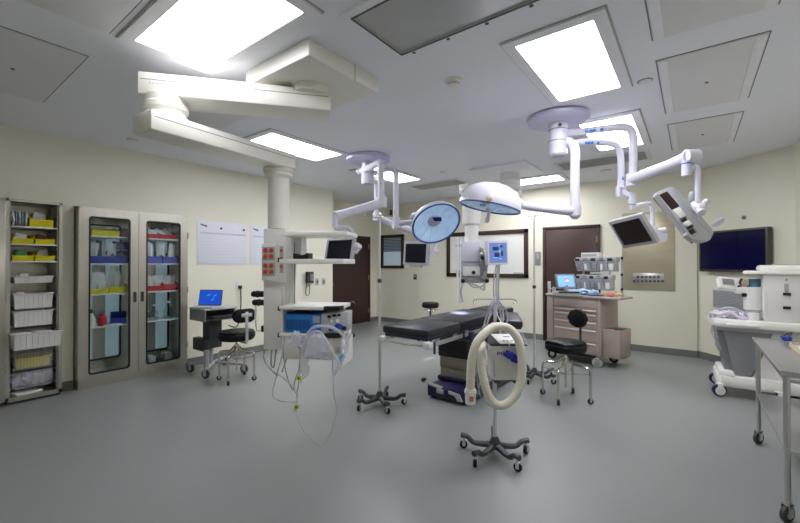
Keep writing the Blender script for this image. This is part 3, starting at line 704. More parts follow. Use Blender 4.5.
MB().box2((-5.36, 2.62, .36), (-5.18, 2.8, .745), .01).build('computer_tower', 'dkgrey', lc)
MB().box2((-5.46, 2.535, .335), (-5.14, 2.62, .50), .008).build('side_box', 'dkgrey', lc)
MB().cyl((-5.35, 2.72, .12), (-5.35, 2.72, .745), .04).build('column', 'ltgrey', lc)
MB().cyl((-5.13, 2.56, .12), (-5.13, 2.56, .36), .034).build('post', 'ltgrey', lc)
def caster(parent, x, y, r=.045, m='rubber', hub='midgrey', ang=0.0, top=None, w=.03, forkm='chrome', hr=.5):
    p = parent; Mt = Matrix.Translation((x, y, r)) @ Matrix.Rotation(ang, 4, 'Z') @ Matrix.Rotation(pi / 2, 4, 'X')
    top = top or r * 2 + .03
    mb = MB(); R = Matrix.Rotation(ang, 4, 'Z').to_3x3()
    for s in (-1, 1):
        o = R @ Vector((0, s * (w / 2 + .004), 0)); mb.box(Vector((x, y, r * 1.45)) + o, (r * .8, .004, r * 1.5), .001, ang)
    mb.box((x, y, r * 2.15), (r * .9, w + .012, .006), .001, ang); mb.cyl((x, y, r * 2.1), (x, y, top), .009, n=10)
    c = mb.build('caster', forkm, p)
    MB().lathe([(r * .25, -w * .5), (r * .8, -w * .5), (r, -w * .3), (r, w * .3), (r * .8, w * .5), (r * .25, w * .5), (r * .25, -w * .5)], Mt, 22).build('wheel', m, c)
    MB().lathe([(0, -w * .52), (r * hr, -w * .52), (r * hr, w * .52), (0, w * .52)], Mt, 18).build('wheel_hub', hub, c)
    return c
mb = MB()
for (x, y) in ((-5.09, 2.53), (-5.55, 2.55), (-4.93, 2.98), (-5.55, 3.04)):
    mb.tube([(-5.35, 2.78, .13), (x, y, .12)], .022, 8)
mb.build('base_arms', 'ltgrey', lc)
for (x, y) in ((-5.09, 2.53), (-5.55, 2.55), (-4.93, 2.98), (-5.55, 3.04)): caster(lc, x, y, .058, 'dkgrey', 'ltgrey', .4, .14, .036, 'ltgrey')
sc = V(208, 297.5, 5.25)
lt = thing('laptop', 'laptop with glowing blue screen on the grey computer cart', 'laptop', (sc.x, sc.y, .91))
a = rad(32)
Ml = frame((sc.x, sc.y, .91), a)
MB().box(Ml @ Vector((0, -.06, .012)), (.31, .2, .02), .004, a).build('keyboard_base', 'ltgrey', lt)
Ms = Ml @ Matrix.Translation((0, .045, .022)) @ Matrix.Rotation(rad(78), 4, 'X')
lid = MB().prism(rrect(.325, .215, .008, 3, cy=.108), .012, Ms).build('lid', 'dkgrey', lt)
MB().prism(rrect(.305, .192, .003, 2, cy=.108), .002, Ms @ Matrix.Translation((0, 0, .0115))).build('screen', 'blueglow', lid)
mb = MB()
for (u, v, w, r) in ((-.02, .14, .05, .3), (.07, .135, .045, .5), (.04, .08, .05, .7)):
    mb.prism([(-w / 2, -.006), (w / 2, .004), (w / 2, .012), (-w / 2, .004)], .001, Ms @ Matrix.Translation((u, v, .0132)) @ Matrix.Rotation(r, 4, 'Z'))
mb.build('screen_marks', 'paleglow', lid)

# ================================================================== stools
def stool(x, y, rot, label, R=.22, seat='round', sz=.585, sr=.21, th=.09, back=None, group='wheeled stools'):
    t = thing('stool', label, 'stool', (x, y, 0), 0, group)
    hz = sz - th / 2 - .06
    for k in range(4):
        a = rot + k * pi / 2; d = Vector((cos(a), sin(a), 0))
        C = Vector((x, y, 0))
        MB().tube([C + d * .03 + Vector((0, 0, hz - .03)), C + d * (R * .4) + Vector((0, 0, hz - .085)), C + d * (R * .82) + Vector((0, 0, hz - .095)), C + d * (R * .97) + Vector((0, 0, hz - .115)), C + d * R + Vector((0, 0, hz - .155)), C + d * R + Vector((0, 0, .08))], .0135, 10, smooth=4).build('leg', 'chrome', t)
        caster(t, x + d.x * R, y + d.y * R, .030, 'rubber', 'dkgrey', a + .6, .09, .024)
    mb = MB()
    for k in range(4):
        a = rot + k * pi / 2; d = Vector((cos(a), sin(a), 0)); C = Vector((x, y, 0))
        mb.tube([C + Vector((0, 0, hz - .2)), C + d * R * .95 + Vector((0, 0, hz - .16))], .006, 8)
    mb.build('braces', 'chrome', t)
    mb = MB().cyl((x, y, .13), (x, y, sz - th / 2 - .01), .012).cyl((x, y, hz - .08), (x, y, hz), .034, .026); mb.cyl((x, y, sz - th / 2 - .02), (x, y, sz - th / 2), .09, .12)
    mb.build('screw_column', 'chrome', t)
    if seat == 'round':
        MB().lathe([(0, -th / 2), (sr * .9, -th / 2), (sr, -th * .25), (sr * 1.01, th * .1), (sr * .93, th * .42), (sr * .6, th * .5), (0, th * .52)], Matrix.Translation((x, y, sz)), 40).build('seat', 'vinyl', t)
        MB().tube([(x + sr * 1.005 * cos(q * pi / 18), y + sr * 1.005 * sin(q * pi / 18), sz + th * .16) for q in range(36)], .005, 6, closed=True).build('piping', 'black', t)
    else:
        Ms = frame((x, y, sz - th / 2), seat)
        MB().prism(rrect(sr * 2, sr * 2, .09, 7), th, Ms, bevel=.025).build('seat', 'vinyl', t)
        MB().tube([Ms @ Vector((p[0], p[1], th * .62)) for p in rrect(sr * 2.01, sr * 2.01, .09, 7)], .006, 6, closed=True).build('piping', 'black', t)
    if back:
        ang, dist, bz, bw, bh2, style = back
        d = Vector((cos(ang), sin(ang), 0)); C = Vector((x, y, 0)); P = C + d * dist
        Mb = facing(P + Vector((0, 0, bz)), -d)
        mb = MB(); mb.prism(rrect(bw, bh2, bh2 * .42, 7), .06, Mb @ Matrix.Translation((0, 0, -.03)), bevel=.02)
        for v in mb.bm.verts:      # the pad curves around the sitter
            q = Mb.inverted() @ v.co; q.z += 1.1 * q.x * q.x; v.co = Mb @ q
        mb.build('backrest', 'vinyl', t)
        if style == 'bar':
            B = P + d * .045
            m2 = axes((0, 0, 0), Vector((-d.y, d.x, 0)), d, Vector((0, 0, 1)))
            mb = MB().box(B + Vector((0, 0, (bz + sz) / 2 - .02)), (.04, .008, bz - sz + .14), .003, mtx=m2)
            mb.box(B + Vector((0, 0, bz + .01)), (.14, .01, .045), .004, mtx=m2)
            mb.tube([C + d * .05 + Vector((0, 0, sz - th / 2 - .012)), C + d * (dist * .7) + Vector((0, 0, sz - th / 2 - .02)), B + Vector((0, 0, sz - .08))], .012, 8, smooth=4)
            mb.build('back_bracket', 'pole', t)
        else:
            B = P + d * .03
            mb = MB(); mb.tube([B + Vector((0, 0, sz - .05 + k * .0125)) for k in range(int((bz - sz) / .0125))], .014, 10, radii=[.016 if k % 2 else .011 for k in range(int((bz - sz) / .0125))])
            mb.build('back_spring', 'dkgrey', t)
            MB().tube([C + d * .05 + Vector((0, 0, sz - th / 2 - .012)), B + Vector((0, 0, sz - th / 2 - .03)), B + Vector((0, 0, sz))], .012, 8, smooth=4).build('back_arm', 'chrome', t)
    return t
stool(-4.70, 2.735, rad(35), 'black round-seat stool with a backrest in front of the computer cart', .23, 'round', .588, .225, .12, (rad(357), .21, .85, .29, .165, 'bar'))
stool(-1.128, 4.555, rad(-3), 'black square-seat stool with a small backrest in front of the drawer cart', .255, rad(-28), .59, .178, .11, (rad(62), .2, .885, .225, .20, 'spring'))
# round stool far behind the table
p = V(430.3, 305, 7.6)
t = thing('stool', 'small black round stool without backrest behind the operating table', 'stool', (p.x, p.y, 0), 0, 'wheeled stools')
MB().lathe([(0, -.05), (.15, -.05), (.165, -.03), (.168, .02), (.15, .05), (0, .055)], Matrix.Translation((p.x, p.y, p.z)), 36).build('seat', 'vinyl', t)
MB().cyl((p.x, p.y, .09), (p.x, p.y, p.z - .05), .02).build('post', 'dkgrey', t)
MB().tube([(p.x + .13 * cos(q * pi / 12), p.y + .13 * sin(q * pi / 12), p.z - .09) for q in range(24)], .006, 6, closed=True).cyl((p.x - .13, p.y, p.z - .09), (p.x + .13, p.y, p.z - .09), .005).build('lever_ring', 'chrome', t)
for k in range(5):
    a = k * 2 * pi / 5 + .3; d = Vector((cos(a), sin(a), 0))
    MB().tube([(p.x, p.y, .11), Vector((p.x, p.y, .085)) + d * .24], .018, 8).build('leg', 'dkgrey', t)
    caster(t, p.x + d.x * .24, p.y + d.y * .24, .03, 'rubber', 'dkgrey', a, .085, .024)
# ================================================================== equipment boom on the left
bm1 = thing('equipment_boom', 'white ceiling equipment boom with two long box arms, a hanging column and shelves', 'equipment boom', (-2.48 * KS, 2.12 * KS, CEIL))
MB().box2((-2.88 * KS, 1.745 * KS, Z(2.935)), (-2.10 * KS, 2.49 * KS, CEIL), .012).build('ceiling_housing', 'warm', bm1)
MB().box2((-2.10 * KS, 2.2 * KS, Z(2.93)), (-2.10 * KS + .001, 2.2 * KS + .005, CEIL)).build('housing_joint', 'seam', bm1)
MB().cyl((-2.5 * KS, 2.1 * KS, Z(2.88)), (-2.5 * KS, 2.1 * KS, Z(2.94)), .15, n=32).build('pivot_ring', 'warm', bm1)
def beam(name, pa, pb, zb, h, w, ext0, ext1, mname, parent):
    a, b = atz(pa[0], pa[1], zb), atz(pb[0], pb[1], zb)
    d = (b - a).normalized(); n = Vector((-d.y, d.x, 0))
    if n.dot(FWD) < 0: n = -n
    L = (b - a).length + ext0 + ext1
    c = (a - d * ext0 + b + d * ext1) / 2 + n * w / 2 + Vector((0, 0, h / 2))
    m3 = axes((0, 0, 0), d, n, Vector((0, 0, 1)))
    o = MB().box(c, (L, w, h), .014, mtx=m3).build(name, mname, parent)
    MB().box(c - n * (w / 2) + Vector((0, 0, h * .16)), (L - .04, .003, .005), mtx=m3).build('groove', 'midgrey', o)
    return a, b, d, n, o
a1, b1, d1, n1, o1 = beam('upper_arm', (137, 93), (331, 110.5), Z(2.74), .16, .28, 0, 0, 'warm', bm1)
mb = MB()
for k in range(14): mb.box(a1 + d1 * (.08 + k * .022) - n1 * .0005 + Vector((0, 0, .082)), (.013, .003, .009), mtx=axes((0, 0, 0), d1, n1, Vector((0, 0, 1))))
mb.build('arm_marking', 'ltgrey', o1)
a2, b2, d2, n2, o2 = beam('lower_arm', (151, 128.6), (296, 169), Z(2.43), .138, .255, 0, 0, 'warm', bm1)
J = ((a1 + d1 * .15 + n1 * .145) + (a2 + d2 * .16 + n2 * .15)) / 2
MB().lathe([(0, Z(2.56)), (.13, Z(2.56)), (.145, Z(2.58)), (.145, Z(2.61)), (.13, Z(2.625)), (.13, Z(2.64)), (.145, Z(2.655)), (.145, Z(2.69)), (.135, Z(2.70)), (.135, Z(2.75)), (0, Z(2.75))], Matrix.Translation((J.x, J.y, 0)), 40).build('elbow_joint', 'warm', bm1)
C1 = b2 - d2 * .075 + n2 * .15; C1 = Vector((C1.x, C1.y, 0))
MC1 = Matrix.Translation(C1)
MB().lathe([(0, Z(2.44)), (.135, Z(2.44)), (.14, Z(2.40)), (.128, Z(2.385)), (.128, Z(2.36)), (.112, Z(2.345)), (.098, Z(2.335)), (.098, Z(1.84)), (0, Z(1.84))], MC1, 40).build('column_pole', 'warm', bm1)
dc = C1.dot(Vector((-sin(YAW), cos(YAW), 0)))
mb = MB().vbox(263.5, 229, 285.5, 283, dc - .11, .24, .006); mb.build('column_head', 'white', bm1)
MB().vbox(263.5, 282, 281.5, 349.5, dc - .10, .2, .006).build('column_lower', 'white', bm1)
MB().vbox(261.5, 244, 276, 280.5, dc - .15, .06, .005).build('outlet_housing', 'white', bm1)
for (ya_, yb_) in ((246.8, 260), (262.2, 276)):
    pl = MB().vbox(262.2, ya_, 275, yb_, dc - .158, .01, .002).build('outlet_plate', 'outlet', bm1)
    for i in range(2):
        for j in range(2):
            c = V(265.6 + 5.6 * i, ya_ + 3.6 + 6 * j, dc - .158)
            MB().lathe([(0, 0), (.021, 0), (.021, .004), (.012, .007), (0, .007)], facing(c, -Vector((-sin(YAW), cos(YAW), 0))), 18).build('socket', 'orange', pl)
pl = MB().vbox(279.5, 246, 283.2, 273, dc - .118, .02, .002).build('outlet_strip', 'outlet', bm1)
for k in range(3):
    c = V(281.4, 250.5 + 8 * k, dc - .118); MB().lathe([(0, 0), (.014, 0), (.014, .004), (0, .005)], facing(c, -Vector((-sin(YAW), cos(YAW), 0))), 14).build('socket', 'orange', pl)
# shelf rack, turned a little
RR = YAW - rad(8)
o_ = V(279, 307, 3.5 * KS); F1 = frame((o_.x, o_.y, CAMZ * (1 - KS)), RR) @ Matrix.Scale(KS, 4)
def lb(mb, lo, hi, bev=.004, F=F1, rz=RR):
    lo, hi = Vector(lo), Vector(hi); k_ = F.to_scale(); q_ = hi - lo; mb.box(F @ ((lo + hi) / 2), (q_.x * k_.x, q_.y * k_.y, q_.z * k_.z), bev, rz); return mb
def rshelf(z, w, d, th, u0=0.0, bev=.012):
    poly = [(u0, 0), (w - .05, 0), (w - .015, .015), (w, .05), (w, d), (u0, d)]
    return MB().prism(poly, th, F1 @ Matrix.Translation((0, 0, z)), bevel=.005)
rshelf(1.088, .56, .42, .032).build('shelf', 'white', bm1)
rshelf(.845, .56, .42, .03).build('shelf', 'white', bm1)
rshelf(1.752, .64, .34, .035, .02).build('shelf', 'white', bm1)
rshelf(1.50, .61, .36, .045, .0).build('shelf', 'white', bm1)
lb(MB(), (0, .02, .875), (.022, .40, 1.088)).build('side_panel', 'white', bm1)
lb(MB(), (0.02, .40, .66), (.5, .42, 1.1)).build('back_panel', 'offw', bm1)
lb(MB(), (-.04, .2, 1.11), (.05, .27, 1.76)).build('shelf_post', 'white', bm1)
lb(MB(), (.054, .205, 1.12), (.06, .211, 1.7)).build('post_cord', 'dkgrey', bm1)
lb(MB(), (.02, .01, .645), (.49, .39, .845), .006).build('drawer_box', 'warm', bm1)
for z in (1.075, .835, 1.515): lb(MB(), (-.02, .01, z), (.004, .05, z + .04), .004).build('corner_clip', 'black', bm1)
for z in (1.084, .842): MB().prism([(.42, -.006), (.515, -.006), (.555, .012), (.568, .05), (.568, .12), (.545, .06), (.42, .02)], .04, F1 @ Matrix.Translation((0, 0, z)), bevel=.006).build('corner_bumper', 'black', bm1)
MB().ball(F1 @ Vector((.575, .40, 1.105)), .028).build('bumper_knob', 'black', bm1)
MB().ball(F1 @ Vector((.575, .40, .80)), .024).build('bumper_knob', 'black', bm1)
# bracket between column and rack
lb(MB(), (-.06, .24, 1.0), (.12, .36, 1.12), .005).build('rack_bracket', 'offw', bm1)
lb(MB(), (-.06, .22, 1.5), (.12, .36, 1.78), .005).build('rack_bracket', 'offw', bm1)
lb(MB(), (.555, .05, .58), (.585, .38, .82), .008).build('side_rail', 'white', bm1)
lb(MB(), (.52, .3, .79), (.575, .36, .85), .004).build('rail_arm', 'white', bm1)
# cords under the column
mb = MB()
for (p, q, r, s_) in (((264.5, 348), (264, 358), (268, 366), (278, 376)), ((272, 348), (271, 364), (274, 366), (276, 349)), ((281, 320), (283, 345), (287, 355), (282, 372))):
    mb.tube([V(*p, dc - .08), V(*q, dc - .1), V(*r, dc - .12), V(*s_, dc - .15)], .006, 6, smooth=6)
mb.build('hanging_cord', 'midgrey', bm1)
# black connectors sticking out of the column's left
for (px, py) in ((258.5, 294), (259.5, 302.5)):
    c = V(px, py, dc - .05); Mx = axes(c, RIGHT, Vector((0, 0, 1)).cross(RIGHT) * -1, Vector((0, 0, 1)))
    MB().cyl(c - RIGHT * .05, c + RIGHT * .05, .028, n=18).cyl(c - RIGHT * .062, c - RIGHT * .05, .022, n=18).cyl(c - RIGHT * .012, c + RIGHT * .004, .033, n=18).build('connector', 'black', bm1)
MB().tube([V(262, 330, dc - .05), V(257, 330, dc - .05), V(255.5, 318, dc - .05), V(256, 305, dc - .05)], .007, 8, smooth=5).build('connector_cable', 'offw', bm1)
MB().vbox(260.8, 326, 263.6, 332, dc - .06, .04, .004).build('cable_clip', 'black', bm1)

# things on the boom's shelves
esu_o = F1 @ Vector((.30, .2, 1.0))
t = thing('electrosurgical_unit', 'bright blue equipment box with grey knobbed front on the lower boom shelf', 'equipment box', F1 @ Vector((.30, .2, .875)), RR)
lb(MB(), (.045, .03, .885), (.40, .34, 1.045), .012).build('case', 'esu', t)
mb = MB()
for k in range(18): lb(mb, (.065 + k * .0125, .0265, .91), (.0705 + k * .0125, .031, .998), .0005)
mb.build('vent_slots', mat('case_slot_blue', (12, 70, 140), .4), t)
lb(MB(), (.06, .08, 1.03), (.24, .3, 1.052), .008).build('top_plate', 'black', t)
MB().tube([F1 @ Vector((.1, .1, 1.045)), F1 @ Vector((.13, .1, 1.07)), F1 @ Vector((.22, .1, 1.07)), F1 @ Vector((.25, .1, 1.04))], .008, 8, smooth=4).build('carry_handle', 'black', t)
fm = MB().prism([(.39, .02), (.42, .0), (.59, .17), (.59, .33), (.39, .34)], .18, F1 @ Matrix.Translation((0, 0, .878)), bevel=.008).build('front_panel', 'ltgrey', t)
lb(MB(), (.31, .024, .97), (.375, .03, 1.03), .002).build('label_plate', 'ltgrey', t)
fd = F1.to_3x3() @ Vector((.707, -.707, 0)); fd.normalize()
for (s_, z_, r_, h_, m_) in ((.03, 1.03, .011, .02, 'black'), (.08, 1.035, .011, .02, 'black'), (.13, 1.035, .011, .02, 'black'), (.05, .99, .012, .012, 'white'), (.11, .985, .016, .014, 'white'), (.05, .92, .02, .03, 'blue'), (.12, .935, .024, .04, 'blue'), (.17, .915, .018, .04, 'navy')):
    q = F1 @ Vector((.42 + s_ * .707 + .012, s_ * .707 + .012, z_)); MB().cyl(q - fd * .02, q + fd * h_, r_, n=16).build('knob' if h_ < .025 else 'connector', m_, fm)
t = thing('foam_headrest', 'low black wavy foam block lying on the middle boom shelf', 'foam block', F1 @ Vector((.2, .15, 1.545)), RR)
pr = [(.13, 0), (.27, 0), (.275, .05), (.255, .052), (.225, .028), (.185, .025), (.155, .045), (.13, .05)]
MB().prism(pr, .12, F1 @ axes((0, .12, 1.545), (1, 0, 0), (0, 0, 1), (0, -1, 0)), bevel=.006).build('foam_pad', 'black', t)

# breathing circuit hung over the lower shelf
DT = 3.25
bc = thing('breathing_circuit', 'bundle of pale clear breathing tubes looped in front of the boom shelves', 'tubing', V(320, 345, DT))
def corr(mb, pts, r, sm=14):
    P = [Vector(p) for p in pts]; tmp = MB(); tmp.tube(P, r, 8, smooth=sm); tmp.bm.free()
    Q = []
    N = len(P)
    for i in range(N - 1):
        g = lambda k: P[max(0, min(N - 1, k))]
        a, b, c, d = g(i - 1), g(i), g(i + 1), g(i + 2)
        for k in range(sm):
            t = k / sm; Q.append(.5 * ((2 * b) + (c - a) * t + (2 * a - 5 * b + 4 * c - d) * t * t + (3 * b - a - 3 * c + d) * t ** 3))
    mb.tube(Q, r, 12, radii=[r * (1.0 if k % 2 else .86) for k in range(len(Q))]); return mb
corr(MB(), [V(303, 362, DT), V(303.5, 350, DT), V(306, 337, DT - .02), V(314, 327.5, DT - .04), V(325, 326, DT - .04), V(337, 330, DT - .02), V(345, 338, DT), V(347, 348, DT + .02), V(341, 362, DT + .03), V(333, 376, DT + .03)], .0145, 8).build('corrugated_tube', 'clear', bc)
corr(MB(), [V(304, 352, DT - .06), V(306, 340, DT - .07), V(314, 332, DT - .08), V(321, 333, DT - .08), V(326, 341, DT - .08), V(333, 352, DT - .06), V(339, 362, DT - .04)], .013, 8).build('corrugated_tube', 'clear', bc)
MB().blob(V(316, 347, DT - .03), (.20, .09, .19), seed=3, rough=.35, n=12, mtx=Matrix.Rotation(YAW, 3, 'Z')).build('reservoir_bag', mat('bag_plastic', (232, 232, 248), .3, alpha=.72), bc)
MB().blob(V(304, 360, DT - .02), (.07, .05, .24), seed=5, rough=.4, n=10, mtx=Matrix.Rotation(YAW, 3, 'Z')).build('clear_bag', 'clear', bc)
MB().blob(V(296, 340, DT - .02), (.10, .07, .13), seed=9, rough=.5, n=10, mtx=Matrix.Rotation(YAW, 3, 'Z')).build('clear_bag', 'clear', bc)
MB().cyl(V(343, 354, DT), V(339, 362, DT), .015).build('filter', 'filter', bc)
MB().cyl(V(344, 349, DT - .02), V(350, 333, DT - .02), .016).build('connector', 'clear', bc)
def line(pts, m='clearline', r=.0045, name='thin_line'):
    return MB().tube(pts, r, 6, smooth=8).build(name, m, bc)
line([V(299, 338, DT - .02), V(300, 355, DT), V(299, 378, DT), V(297, 395, DT), V(296.5, 407, DT - .03), V(299, 420, DT - .06), V(306, 434, DT - .1), V(316, 442.5, 3.2), V(322.5, 444, 3.21), V(329, 437, 3.22), V(333.5, 424, 3.23), V(337, 410, DT), V(334, 395, DT), V(333, 376, DT + .02), V(332, 350, DT + .02)], 'clearline', .0044)
line([V(285, 336, DT), V(282, 355, DT), V(276, 378, DT), V(272.5, 393, DT), V(276, 399, DT), V(284, 401.5, DT), V(297, 402, DT)])
line([V(309, 365, DT), V(308, 374, DT), V(300, 380, DT), V(299, 378, DT)])
line([V(283, 350, DT + .05), V(286, 372, DT + .03), V(292.5, 390, DT), V(295, 380, DT), V(299, 368, DT), V(300, 350, DT)], 'midgrey', .004)
line([V(263, 352, 3.45), V(268, 367, 3.37), V(278, 374, 3.3), V(290, 384, DT), V(298, 396, DT)], 'clearline', .004)
for (px, py, f) in ((299, 378, -1), (296.8, 407, 1)):
    c = V(px, py, DT - .03); Mt_ = facing(c, -FWD)
    g = MB().prism(rrect(.04, .036, .008, 3), .006, Mt_).build('tag', 'logoyellow', bc)
    MB().prism(rrect(.012, .016, .004, 3), .002, Mt_ @ Matrix.Translation((-.004, 0, .006))).build('tag_mark', 'dkgrey', g)
    MB().prism(rrect(.022, .028, .004, 3), .003, Mt_ @ Matrix.Translation((.016 * -f, -.028, -.002))).build('tag_flag', 'white', g)

# ================================================================== drip stands
def star_base(t, c, rot, R, mleg='cast'):
    for k in range(5):
        a = rot + k * 2 * pi / 5; d = Vector((cos(a), sin(a), 0)); C = Vector((c[0], c[1], 0))
        pts = [C + Vector((0, 0, .085)), C + d * R * .3 + Vector((0, 0, .072)), C + d * R * .58 + Vector((0, 0, .064)), C + d * R * .72 + Vector((0, 0, .074)), C + d * R * .84 + Vector((0, 0, .098)), C + d * R * 1.05 + Vector((0, 0, .104))]
        mb = MB(); mb.tube(pts, .017, 10, smooth=4, radii=[.03, .024, .021, .020, .019, .021]); mb.build('leg', mleg, t)
        caster(t, c[0] + d.x * R * .98, c[1] + d.y * R * .98, .031, 'rubber', 'rubber', a + .5, .098, .024, 'pole')
    MB().lathe([(0, .06), (.04, .06), (.045, .1), (.034, .125), (.024, .15), (0, .15)], Matrix.Translation((c[0], c[1], 0)), 24).build('hub', mleg, t)
def drip_stand(c, rot, R, zmid, ztop, label, hookw=.13, rlow=.0145, rtop=.0105, hookang=YAW, group='drip stands', mleg='cast'):
    t = thing('drip_stand', label, 'drip stand', (c[0], c[1], 0), 0, group)
    star_base(t, c, rot, R, mleg)
    MB().cyl((c[0], c[1], .12), (c[0], c[1], zmid), rlow, n=14).build('lower_pole', 'pole', t)
    MB().cyl((c[0], c[1], zmid - .02), (c[0], c[1], zmid + .02), rlow * 1.5, n=14).build('collar', 'dkgrey', t)
    MB().cyl((c[0], c[1], zmid), (c[0], c[1], ztop), rtop, n=12).build('upper_pole', 'pole', t)
    for k in range(4):
        a = hookang + k * pi / 2 + (.12 if k % 2 else 0); d = Vector((cos(a), sin(a), 0)); T = Vector((c[0], c[1], ztop - .01))
        MB().tube([T, T + d * hookw * .5 + Vector((0, 0, .006)), T + d * hookw + Vector((0, 0, -.004)), T + d * hookw * 1.06 + Vector((0, 0, .02)), T + d * hookw * .96 + Vector((0, 0, .034))], .004, 8, smooth=4).build('hook', 'chrome', t)
    return t
drip_stand((-2.66, 3.17), rad(256), .265, 1.32, 2.0, 'tall chrome drip stand at the near left end of the operating table', .14)
drip_stand((-1.65, 5.1), rad(200), .28, 1.2, 2.13, 'tall chrome drip stand standing between operating table and drawer cart', .09)

# ================================================================== warming unit on its stand
wc = (-1.24, 2.88)
ws = thing('warmer_stand', 'rolling five-legged stand with short pole that carries the hose unit', 'stand', (wc[0], wc[1], 0))
star_base(ws, wc, rad(188), .262)
MB().cyl((wc[0], wc[1], .12), (wc[0], wc[1], .92), .016, n=14).build('lower_pole', 'pole', ws)
MB().cyl((wc[0], wc[1], .9), (wc[0], wc[1], 1.24), .010, n=12).build('upper_pole', 'pole', ws)
MB().cyl((wc[0], wc[1], .895), (wc[0], wc[1], .935), .024, n=14).build('collar', 'dkgrey', ws)
for s in (-1, 1):
    T = Vector((wc[0], wc[1], 1.222))
    MB().tube([T, T + RIGHT * s * .06, T + RIGHT * s * .13 + Vector((0, 0, .0)), T + RIGHT * s * .165 + Vector((0, 0, -.01)), T + RIGHT * s * .165 + Vector((0, 0, -.03)), T + RIGHT * s * .145 + Vector((0, 0, -.03))], .004, 8, smooth=4).build('hook', 'chrome', ws)
dw = Vector(wc + (0,)).dot(Vector((-sin(YAW), cos(YAW), 0)))
uw = Vector(wc + (0,)).dot(RIGHT)
wu = thing('warming_unit', 'white patient warming unit with fat cream hose, clamped on the rolling stand', 'warming unit', W(uw + .05, dw - .1, .62), YAW)
FW_ = frame(W(uw + .052, dw - .02, 0), YAW)     # x right, y away
# body: tapered case
def loft(mb, rows):
    R_ = []
    for (poly, z) in rows: R_.append([mb.bm.verts.new(FW_ @ Vector((p[0], p[1], z))) for p in poly])
    n = len(R_[0])
    for A, B in zip(R_[:-1], R_[1:]):
        for k in range(n): mb.bm.faces.new((A[k], A[(k + 1) % n], B[(k + 1) % n], B[k]))
    mb.bm.faces.new(list(reversed(R_[0]))); mb.bm.faces.new(R_[-1]); return mb
loft(MB(), [(rrect(.215, .14, .03, 5, cy=-.08), .64), (rrect(.23, .155, .03, 5, cy=-.085), .655), (rrect(.252, .175, .03, 5, cy=-.09), .83), (rrect(.278, .19, .03, 5, cy=-.09), .865), (rrect(.278, .19, .03, 5, cy=-.09), .905)]).build('case', 'offw', wu)
MB().prism([(-.19, .90), (-.19, .912), (-.085, .975), (-.01, .975), (-.01, .90)], .278, FW_ @ axes((-.139, 0, 0), (0, 1, 0), (0, 0, 1), (1, 0, 0)), bevel=.006).build('top_cover', 'dkgrey', wu)
ys_ = FW_.to_3x3() @ Vector((0, .105, .063)).normalized(); xs_ = FW_.to_3x3() @ Vector((1, 0, 0))
q = axes(FW_ @ Vector((0, -.19, .912)), xs_, ys_, xs_.cross(ys_))
kp = MB().prism([(-.062, .004), (.062, .004), (.112, .112), (-.112, .112)], .004, q @ Matrix.Translation((0, 0, -.001))).build('keypad', 'offw', wu)
mb = MB()
for k in range(3): mb.prism(rrect(.018, .014, .004, 3, cx=-.03 + .03 * k, cy=.035), .0045, q)
mb.prism(rrect(.05, .012, .003, 2, cx=0, cy=.08), .0045, q)
mb.build('keys', 'midgrey', kp)
mb = MB(); Mf_ = axes(FW_ @ Vector((-.03, -.182, .845)), FW_.to_3x3() @ Vector((1, 0, 0)), FW_.to_3x3() @ Vector((0, 0, 1)), FW_.to_3x3() @ Vector((0, -1, 0)))
for k in range(7): mb.prism(rrect(.010, .018 if k % 3 else .026, .003, 3, cx=-.05 + .015 * k, cy=.003 * (k % 2)), .003, Mf_ @ Matrix.Translation((0, 0, -.001)))
mb.build('blue_lettering', 'blue', wu)
lb(MB(), (-.105, -.178, .66), (-.103, -.1, .86), .001, FW_, YAW).build('case_seam', 'ltgrey', wu)
lb(MB(), (-.09, -.14, .61), (-.05, -.03, .643), .006, FW_, YAW).build('clamp', 'dkgrey', wu)
lb(MB(), (.05, -.14, .61), (.085, -.04, .643), .006, FW_, YAW).build('clamp', 'dkgrey', wu)
lb(MB(), (-.085, -.01, .66), (-.04, .02, .75), .004, FW_, YAW).build('pole_clamp', 'dkgrey', wu)
# blue plug hanging on a cord over the front
cl = MB().tube([FW_ @ Vector(p) for p in ((-.0, -.17, .94), (.0, -.205, .90), (.005, -.205, .85), (.02, -.2, .82))], .004, 8, smooth=5).build('plug_cord', 'offw', wu)
MB().blob(FW_ @ Vector((.01, -.205, .83)), (.10, .045, .05), 4, .5, 10, mtx=(Matrix.Rotation(YAW, 3, 'Z') @ Matrix.Rotation(.5, 3, 'Y'))).blob(FW_ @ Vector((.045, -.21, .80)), (.07, .035, .035), 6, .5, 8, mtx=(Matrix.Rotation(YAW, 3, 'Z') @ Matrix.Rotation(.3, 3, 'Y'))).build('blue_plug', mat('royal_blue_plug', (40, 48, 178), .4), cl)
# hose
HP = [(470.5, 393), (470.5, 384), (471.6, 363), (474.7, 348), (481, 337), (490.5, 329), (499, 326.5), (509.5, 329), (518, 339.5), (521.5, 356), (521.5, 377), (516, 394), (506.5, 404), (497, 405), (488.8, 396), (483.5, 379), (481, 362), (481.5, 352)]
HD = [2.78] * 4 + [2.8, 2.84, 2.86, 2.86, 2.84, 2.82, 2.80, 2.78, 2.77, 2.77, 2.78, 2.80, 2.84, 2.88]
pts = [V(x, y, d - .03) for (x, y), d in zip(HP, HD)]
Q = []; sm = 9; N = len(pts)
for i in range(N - 1):
    g = lambda k: pts[max(0, min(N - 1, k))]
    a, b, c, d = g(i - 1), g(i), g(i + 1), g(i + 2)
    for k in range(sm):
        tt = k / sm; Q.append(.5 * ((2 * b) + (c - a) * tt + (2 * a - 5 * b + 4 * c - d) * tt * tt + (3 * b - a - 3 * c + d) * tt ** 3))
MB().tube(Q, .035, 20, radii=[.0315 if k % 2 else .0293 for k in range(len(Q))]).build('hose', 'tube', wu, sharp=60)
